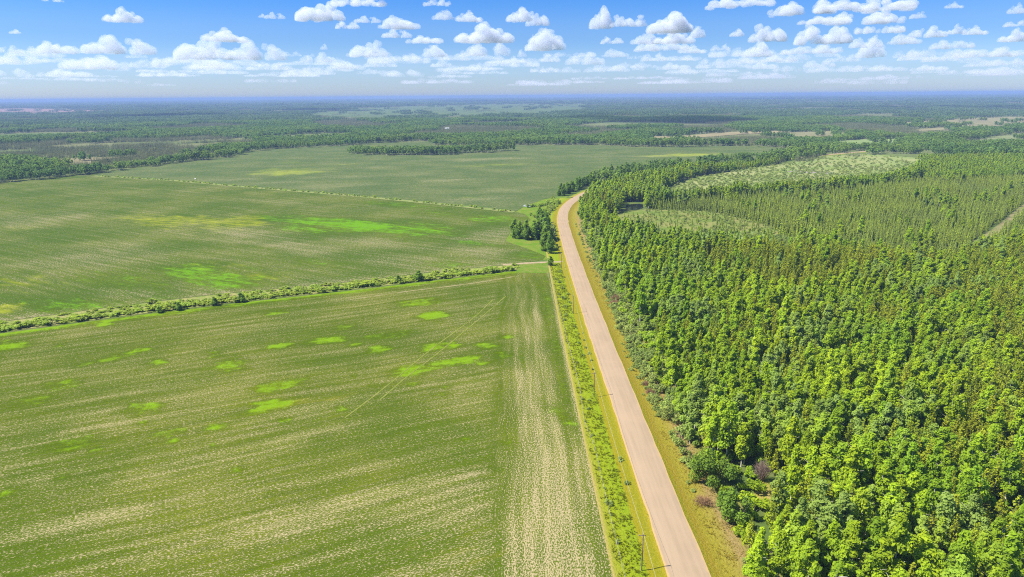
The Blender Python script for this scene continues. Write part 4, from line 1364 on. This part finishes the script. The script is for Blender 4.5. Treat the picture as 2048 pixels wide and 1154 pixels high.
def far_zone(d0, d1, step):
    xm = d1 * .86
    q = jitter_grid(-xm, xm, d0 * .55, d1, step, amt=.45)
    d = np.hypot(q[:, 0], q[:, 1])
    q = q[(d > d0) & (d < d1)]
    q = q[in_frame(q, 0, 40)]
    ok = np.ones(len(q), bool)
    for e in EXCL:
        ok &= ~inpoly(q, e)
    dd = np.hypot(q[:, 0], q[:, 1])
    wob = (np.column_stack([vnoise(q[:, 0], q[:, 1], 70, 91), vnoise(q[:, 0], q[:, 1], 60, 92)]) - .5) * 70 * np.clip(dd / 2500, .5, 3)[:, None]
    sprinkle = rng.uniform(0, 1, len(q)) < .05
    for e in EXCL_RAGGED:
        ok &= ~inpoly(q + wob, e) | sprinkle
    isl = inpoly(q, ISLAND)
    ok |= isl
    ok &= ~inpoly(q, FOREST_NEAR)
    ok &= dist_line(q, ROAD) > 14
    ok &= (dist_line(q, H2) > 24) & (dist_line(q, H1F) > 40)
    q = q[ok]
    isl = isl[ok]
    x, y = q[:, 0], q[:, 1]
    sm = step / 22
    n1 = vnoise(x, y * .55, 210 * max(1, sm * .6), 81) * .65 + vnoise(x, y * .6, 90 * max(1, sm * .6), 82) * .35
    a = n1 > .43
    a = np.where(inpoly(q, DARK_ZONE), n1 > .56, a)
    a = np.where(inpoly(q, PURPLE) | inpoly(q, PURPLE2), n1 > .62, a)
    a = np.where(inpoly(q, GREEN_TOP), n1 > .2, a)
    edge = np.full(len(q), 1e9)
    ed = dist_line(q, np.vstack([FAR_FIELD, FAR_FIELD[:1]]))
    ed = np.minimum(ed, dist_line(q, np.vstack([MID_FIELD, MID_FIELD[:1]])))
    a = np.where((ed < 26) | isl, True, a)
    dfar = np.hypot(x, y)
    gap = np.where(dfar > 1800, vnoise(x, y * 1.3, 420 * max(1, sm * .5), 84), vnoise(x, y, 150, 83))
    keep = (gap < np.where(dfar > 1800, .76, .82)) | isl | (ed < 26)
    return q[keep], a[keep], ed[keep]


def far_wood(tag_name, d0, d1, step, ca, cs, sname, base=1.0, tall=1.0):
    q, a, ed = far_zone(d0, d1, step)
    z = height(q[:, 0], q[:, 1])
    for m, cl, nm, lb in ((a, ca, 'aspen_wood', 'hazy green leafy woods spreading to the horizon'), (~a, cs, 'spruce_wood', 'dark spruce bog woods spreading to the horizon')):
        n = int(m.sum())
        hh = .8 + .55 * vnoise(q[m][:, 0], q[m][:, 1], 120, 85)
        s = base * rng.uniform(.9, 1.15, n)
        instancer(nm, np.column_stack([q[m], z[m] - .3]), rng.choice([0, 1.5708, 3.1416, 4.7124], n) + rng.normal(0, .1, n), np.column_stack([s, s, tall * hh]), rng.integers(0, len(cl), n), cl, lb, 'forest')


far_wood('a', 840, 3200, 21, CL_A, CL_S, 'a')
far_wood('b', 3200, 8000, 50, CL_AL, CL_SL, 'b')
far_wood('c', 8000, 20000, 130, CL_AL, CL_SL, 'c', 2.2, 1.5)

# ================================================================== FAR BUILDINGS
def building(name, px, py, length, width, hgt, label, wall_c, roof_c, rot=0.0):
    x, y = G(px, py)
    z0 = float(height(np.array(x), np.array(y)))
    e = thing(name, label, 'building', (x, y, z0), rot)
    wm, rm = plain_mat('building_wall', wall_c, .7, .05, .2), plain_mat('building_roof', roof_c, .5, .05, .2)
    l, w = length / 2, width / 2
    V = [(-l, -w, 0), (l, -w, 0), (l, w, 0), (-l, w, 0), (-l, -w, hgt), (l, -w, hgt), (l, w, hgt), (-l, w, hgt), (-l, 0, hgt * 1.5), (l, 0, hgt * 1.5)]
    obj('wall', mesh_np('wall', V, [(0, 1, 5, 4), (1, 2, 6, 9, 5), (2, 3, 7, 6), (3, 0, 4, 8, 7)], [wm]), e)
    o = .8
    rp = hgt * .5 / w
    V = [(-l - o, -w - o, hgt - o * rp), (l + o, -w - o, hgt - o * rp), (l + o, 0, hgt * 1.5 + .15), (-l - o, 0, hgt * 1.5 + .15), (-l - o, w + o, hgt - o * rp), (l + o, w + o, hgt - o * rp)]
    V = [(a, b, c + .1) for a, b, c in V] + [(a, b, c - .15) for a, b, c in V]
    obj('roof', mesh_np('roof', V, [(0, 1, 2, 3), (3, 2, 5, 4), (7, 6, 9, 8), (8, 9, 10, 11), (0, 6, 7, 1), (4, 5, 11, 10), (0, 3, 9, 6), (3, 4, 10, 9), (1, 7, 8, 2), (2, 8, 11, 5)], [rm]), e)
    dm = plain_mat('building_door', (0.25, 0.25, 0.27), .6, .05)
    for k in range(3):
        bx = -l + length * (k + .5) / 3
        obj('door', mesh_np('door', *boxq(bx, -w - .06, hgt * .36, length * .12, .1, hgt * .7)[:2], [dm]), e)
    return e


building('long_barn', 406, 234, 84, 26, 7.5, 'largest long white barn among the far woods on the left', (0.78, 0.76, 0.74), (0.85, 0.85, 0.86), .05)
building('long_barn', 328, 235.5, 68, 18, 5, 'low grey white shed left of the largest white barn', (0.6, 0.62, 0.66), (0.66, 0.72, 0.80), 0)
building('farm_shed', 455, 229.5, 24, 14, 6, 'small white shed right of the largest white barn, left of a pair', (0.8, 0.78, 0.78), (0.8, 0.78, 0.8), .3)
building('farm_shed', 466, 229, 20, 13, 6, 'small white shed right of the largest white barn, right of a pair', (0.8, 0.76, 0.76), (0.8, 0.78, 0.8), -.2)
building('farm_shed', 242, 225.5, 30, 16, 7, 'small white shed by the far brown field', (0.8, 0.8, 0.82), (0.8, 0.8, 0.82), 0)
building('farm_shed', 1395, 261.5, 10, 7, 4, 'small white shed in the woods beyond the far field', (0.8, 0.8, 0.8), (0.8, 0.8, 0.82), .2)
building('farm_shed', 894, 259, 12, 7, 3.5, 'tiny pale shed in the woods above the tree island', (0.7, 0.72, 0.7), (0.7, 0.72, 0.74), .2)

bs = G(391, 358.5)
rk = bmesh.new()
bmesh.ops.create_icosphere(rk, subdivisions=2, radius=1.1)
for v in rk.verts:
    v.co *= 1 + .25 * mnoise.noise(v.co * 1.7)
    v.co.z *= .8
rme = bpy.data.meshes.new('boulder')
rk.to_mesh(rme)
rme.materials.append(plain_mat('pale_rock', (0.6, 0.57, 0.5), .9, .1))
tag(obj('boulder', rme, loc=(bs[0], bs[1], .5)), 'pale boulder lying in the far field just above the thin hedge', 'rock')

# ================================================================== CLOUDS
CB = 1500.0                                            # height of the cloud base


def cloud_mat():
    """A body of white droplets, so that edges thin out."""
    m, nt, out = mat_new('cloud')
    oi = N(nt, 'ShaderNodeObjectInfo')
    v = N(nt, 'ShaderNodeVolumePrincipled', {'Color': (.68, .71, .775, 1), 'Anisotropy': .1, 'Density': M(nt, 'MULTIPLY', M(nt, 'MULTIPLY', oi.outputs['Alpha'], oi.outputs['Alpha']), .0062)})
    nt.links.new(v.outputs[0], out.inputs['Volume'])
    return m


CLOUD = cloud_mat()


def cloud_mesh(seed, ratio, humps):
    """Cumulus of width 1 and height RATIO: billows heaped on a flat base."""
    r = np.random.default_rng(seed)
    bm = bmesh.new()
    hx = np.sort(r.uniform(-.32, .32, humps))
    hh = r.uniform(.45, 1, humps)
    hh[r.integers(humps)] = 1
    for i in range(46):
        k = r.integers(humps)
        x = hx[k] + r.normal(0, .13)
        y = r.normal(0, .12)
        env = hh[k] * max(.12, 1 - ((x - hx[k]) / .24) ** 2) * max(.2, 1 - (x / .52) ** 2)
        rad = r.uniform(.045, .10) * (.6 + .5 * ratio / .35)
        z = r.uniform(.0, 1) * max(.0, env * ratio - rad)
        if abs(x) + rad > .5:
            x *= (.5 - rad) / abs(x)
        bmesh.ops.create_icosphere(bm, subdivisions=2, radius=rad, matrix=Matrix.Translation((x, y, z + rad * .35)))
    me = bpy.data.meshes.new('cloud_base')
    bm.to_mesh(me)
    bm.free()
    o = bpy.data.objects.new('cloud_base', me)
    COL.objects.link(o)
    md = o.modifiers.new('r', 'REMESH')
    md.mode = 'VOXEL'
    md.voxel_size = .013
    dg = bpy.context.evaluated_depsgraph_get()
    dg.update()
    me2 = bpy.data.meshes.new_from_object(o.evaluated_get(dg))
    bpy.data.objects.remove(o)
    n = len(me2.vertices)
    co = np.empty(n * 3, np.float32)
    me2.vertices.foreach_get('co', co)
    nn = np.empty(n * 3, np.float32)
    me2.vertices.foreach_get('normal', nn)
    co, nn = co.reshape(-1, 3), nn.reshape(-1, 3)
    ds = np.array([mnoise.fractal(Vector(c) * 11 + Vector((seed, 0, 0)), 1.0, 2.0, 2) for c in co])
    co = co + nn * ds[:, None] * .016
    zb = .012 * np.array([mnoise.noise(Vector((c[0] * 14, c[1] * 14, seed))) for c in co])
    co[:, 2] = np.where(co[:, 2] < zb, zb + (co[:, 2] - zb) * .15, co[:, 2])
    me2.vertices.foreach_set('co', co.astype(np.float32).ravel())
    me2.polygons.foreach_set('use_smooth', np.ones(len(me2.polygons), bool))
    me2.materials.clear()
    me2.materials.append(CLOUD)
    me2.update()
    me2.name = 'cloud'
    return me2, float(np.ptp(co[:, 0])), float(co[:, 2].max())


CRAT = [.16, .20, .24, .28, .33, .38, .44, .50, .60, .80, .22, .30, .26, .36]
CM = [cloud_mesh(900 + i, r_, 1 if r_ > .55 else 2 if r_ > .3 else 3 + i % 2) for i, r_ in enumerate(CRAT)]


def dirpt(px, py, dist):
    d = ray(px, py)
    d = d / math.hypot(d[0], d[1])
    return np.array([0, 0, CH]) + d * dist


def add_cloud(i, px, py, w, h, alpha, label, group):
    el = ray(px, py)
    tan = el[2] / math.hypot(el[0], el[1])
    dist = (CB - CH) / max(tan, .013)
    c = dirpt(px, py, dist)
    depth = (c - np.array([0, 0, CH])) @ FWD
    near = np.argsort(np.abs(np.log(np.array([m[2] / m[1] for m in CM]) / (h / w))))[:4]
    me, mw, mh = CM[near[i % 4]]
    sx, sz = w * depth / F / mw, h * depth / F / mh
    o = tag(obj('cloud', me, loc=c), label, 'cloud', group)
    flip = -1 if (i * 7) % 5 < 2 else 1
    o.rotation_euler = (0, 0, -math.atan2(c[0], c[1]) + (math.pi if flip < 0 else 0))
    o.scale = (sx, sx * .9, sz)
    o.color = (1, 1, 1, alpha)
    return o


CLOUDS = [(106, 2, 40, 9), (246, 43, 76, 30), (22, 66, 22, 9), (646, 41, 100, 38), (695, 56, 50, 17), (550, 36, 42, 13), (519, 34, 15, 8), (452, 82, 94, 28), (412, 118, 110, 44), (515, 118, 120, 38),
    (98, 105, 92, 24), (240, 106, 140, 36), (205, 137, 130, 28), (35, 126, 84, 22), (300, 133, 74, 20), (636, 123, 72, 20), (643, 98, 16, 12), (720, 10, 112, 16), (735, 44, 56, 13), (804, 57, 86, 26),
    (794, 74, 62, 17), (842, 85, 78, 15), (874, 10, 58, 14), (884, 38, 48, 20), (939, 42, 58, 23), (1022, 42, 56, 27), (1072, 50, 50, 28), (968, 84, 124, 40), (972, 110, 102, 28), (1118, 99, 86, 42),
    (1060, 88, 15, 20), (1187, 56, 50, 43), (1242, 52, 52, 23), (1277, 52, 30, 22), (1310, 65, 94, 39), (1224, 86, 48, 15), (1286, 87, 60, 23), (1346, 86, 88, 28), (1322, 100, 112, 20), (742, 113, 78, 33),
    (852, 113, 54, 25), (690, 137, 64, 22), (882, 133, 46, 18), (906, 147, 44, 15), (954, 137, 42, 13), (1050, 113, 20, 16), (1033, 126, 46, 15), (1098, 123, 42, 17), (1170, 128, 82, 25), (1234, 113, 56, 17),
    (1306, 121, 52, 18), (1478, 12, 138, 18), (1604, 28, 132, 29), (1724, 20, 192, 24), (1728, 46, 148, 27), (1638, 46, 104, 14), (1758, 65, 94, 14), (1645, 86, 112, 43), (1530, 82, 76, 35), (1406, 74, 35, 23),
    (1464, 72, 30, 15), (1495, 113, 58, 31), (1622, 106, 118, 19), (1731, 94, 64, 25), (1762, 113, 60, 37), (1813, 87, 64, 21), (1854, 74, 72, 23), (1912, 67, 36, 21), (1950, 68, 48, 19), (1837, 36, 32, 14),
    (1908, 15, 36, 13), (2036, 26, 40, 22), (2030, 52, 44, 13), (2030, 82, 64, 27), (1902, 96, 82, 19), (1974, 113, 124, 20), (1816, 120, 36, 15), (1427, 130, 62, 17), (1519, 137, 62, 15), (1638, 133, 62, 17),
    (430, 137, 80, 16), (540, 139, 90, 16), (760, 133, 70, 14), (20, 105, 50, 16), (1385, 105, 60, 18), (1440, 100, 40, 14), (1560, 122, 70, 16), (1690, 122, 60, 15), (1880, 122, 70, 14), (2010, 128, 70, 14),
    (10, 150, 90, 16), (120, 152, 100, 16), (330, 152, 90, 14), (1250, 140, 80, 14), (1340, 138, 70, 14), (1090, 143, 60, 12), (1740, 140, 80, 13), (1850, 140, 70, 12), (600, 152, 80, 12), (800, 150, 80, 13)]
CLOUDS.sort(key=lambda c: (c[1] > 30, c[1] > 62, c[1] > 92, c[1] > 118, c[0]))
cnt = {}
for i, (px, py, w, h) in enumerate(CLOUDS):
    band = 0 if py <= 30 else 1 if py <= 62 else 2 if py <= 92 else 3 if py <= 118 else 4
    k = cnt.get(band, 0)
    cnt[band] = k + 1
    rowname = ['cut by or touching the top border', 'in the high row below the top border', 'in the middle row of the sky', 'in the lower row of large clouds', 'in the hazy low row above the horizon'][band]
    size = 'wide' if w > 95 else 'rounded' if h > 22 else 'small'
    al = float(np.interp(py, [0, 70, 100, 125, 150], [1.0, .9, .66, .50, .36]))  # lower clouds thinned: distance haze put into their density
    add_cloud(i, px, py + 1, w, h, al, f'{size} white cumulus, {ordn(k)} from the left {rowname}', 'cumulus clouds')
for i in range(110):
    px = ((i * 1.0) % 55 + rng.uniform(0, 1)) / 55 * 2100 - 20
    py = rng.uniform(112, 172)
    k = float(np.interp(py, [112, 172], [.42, .16]))  # fading with distance put into the density here too
    add_cloud(i + 3, px, py, rng.uniform(40, 150), rng.uniform(7, 18) * float(np.interp(py, [120, 170], [1.1, .6])), k, 'faint pale cloud melting into the haze low over the horizon', 'faint clouds low over the horizon')
# clouds that stand above the frame: their shadows lie on the woods in view
for i, (px, py, wx, wy) in enumerate([(1280, 243, 560, 420), (1130, 240, 300, 200), (330, 234, 560, 520), (230, 237, 420, 300), (640, 222, 700, 420), (1770, 218, 700, 500), (1980, 218.5, 700, 380), (960, 206, 1800, 1500), (1650, 200, 2400, 1500)]):
    x, y = G(px, py)
    off = CB / math.tan(R(SUN_EL))
    me, mw, mh = CM[(i * 5 + 1) % len(CM)]
    o = tag(obj('cloud', me, loc=(x + math.sin(R(SUN_AZ)) * off, y + math.cos(R(SUN_AZ)) * off, CB)), 'white cumulus above the top border whose shadow lies on the woods', 'cloud', 'clouds above the top border')
    o.scale = (wx / mw, wy / .45, 420 / mh)
    o.rotation_euler = (0, 0, i * 1.1 if wx < wy * 1.2 else 0.05 * i)
    o.color = (1, 1, 1, .95)

# ================================================================== HAZE
hm = bpy.data.materials.new('haze')
hm.use_nodes = True
hm.node_tree.nodes.clear()
ho = hm.node_tree.nodes.new('ShaderNodeOutputMaterial')
pv = hm.node_tree.nodes.new('ShaderNodeVolumePrincipled')
pv.inputs['Color'].default_value = (0.23, 0.33, 0.57, 1)
pv.inputs['Density'].default_value = 1.0e-4
pv.inputs['Anisotropy'].default_value = 0.0
hm.node_tree.links.new(pv.outputs[0], ho.inputs['Volume'])
x0, x1, y0, y1, z0, z1 = -60500, 60500, -3500, 60500, -1.0, 116.0
V = [(x0, y0, z0), (x1, y0, z0), (x1, y1, z0), (x0, y1, z0), (x0, y0, z1), (x1, y0, z1), (x1, y1, z1), (x0, y1, z1)]
hz = obj('haze', mesh_np('haze', V, [(3, 2, 1, 0), (4, 5, 6, 7), (0, 1, 5, 4), (1, 2, 6, 5), (2, 3, 7, 6), (3, 0, 4, 7)], [hm]))
tag(hz, kind='stuff')
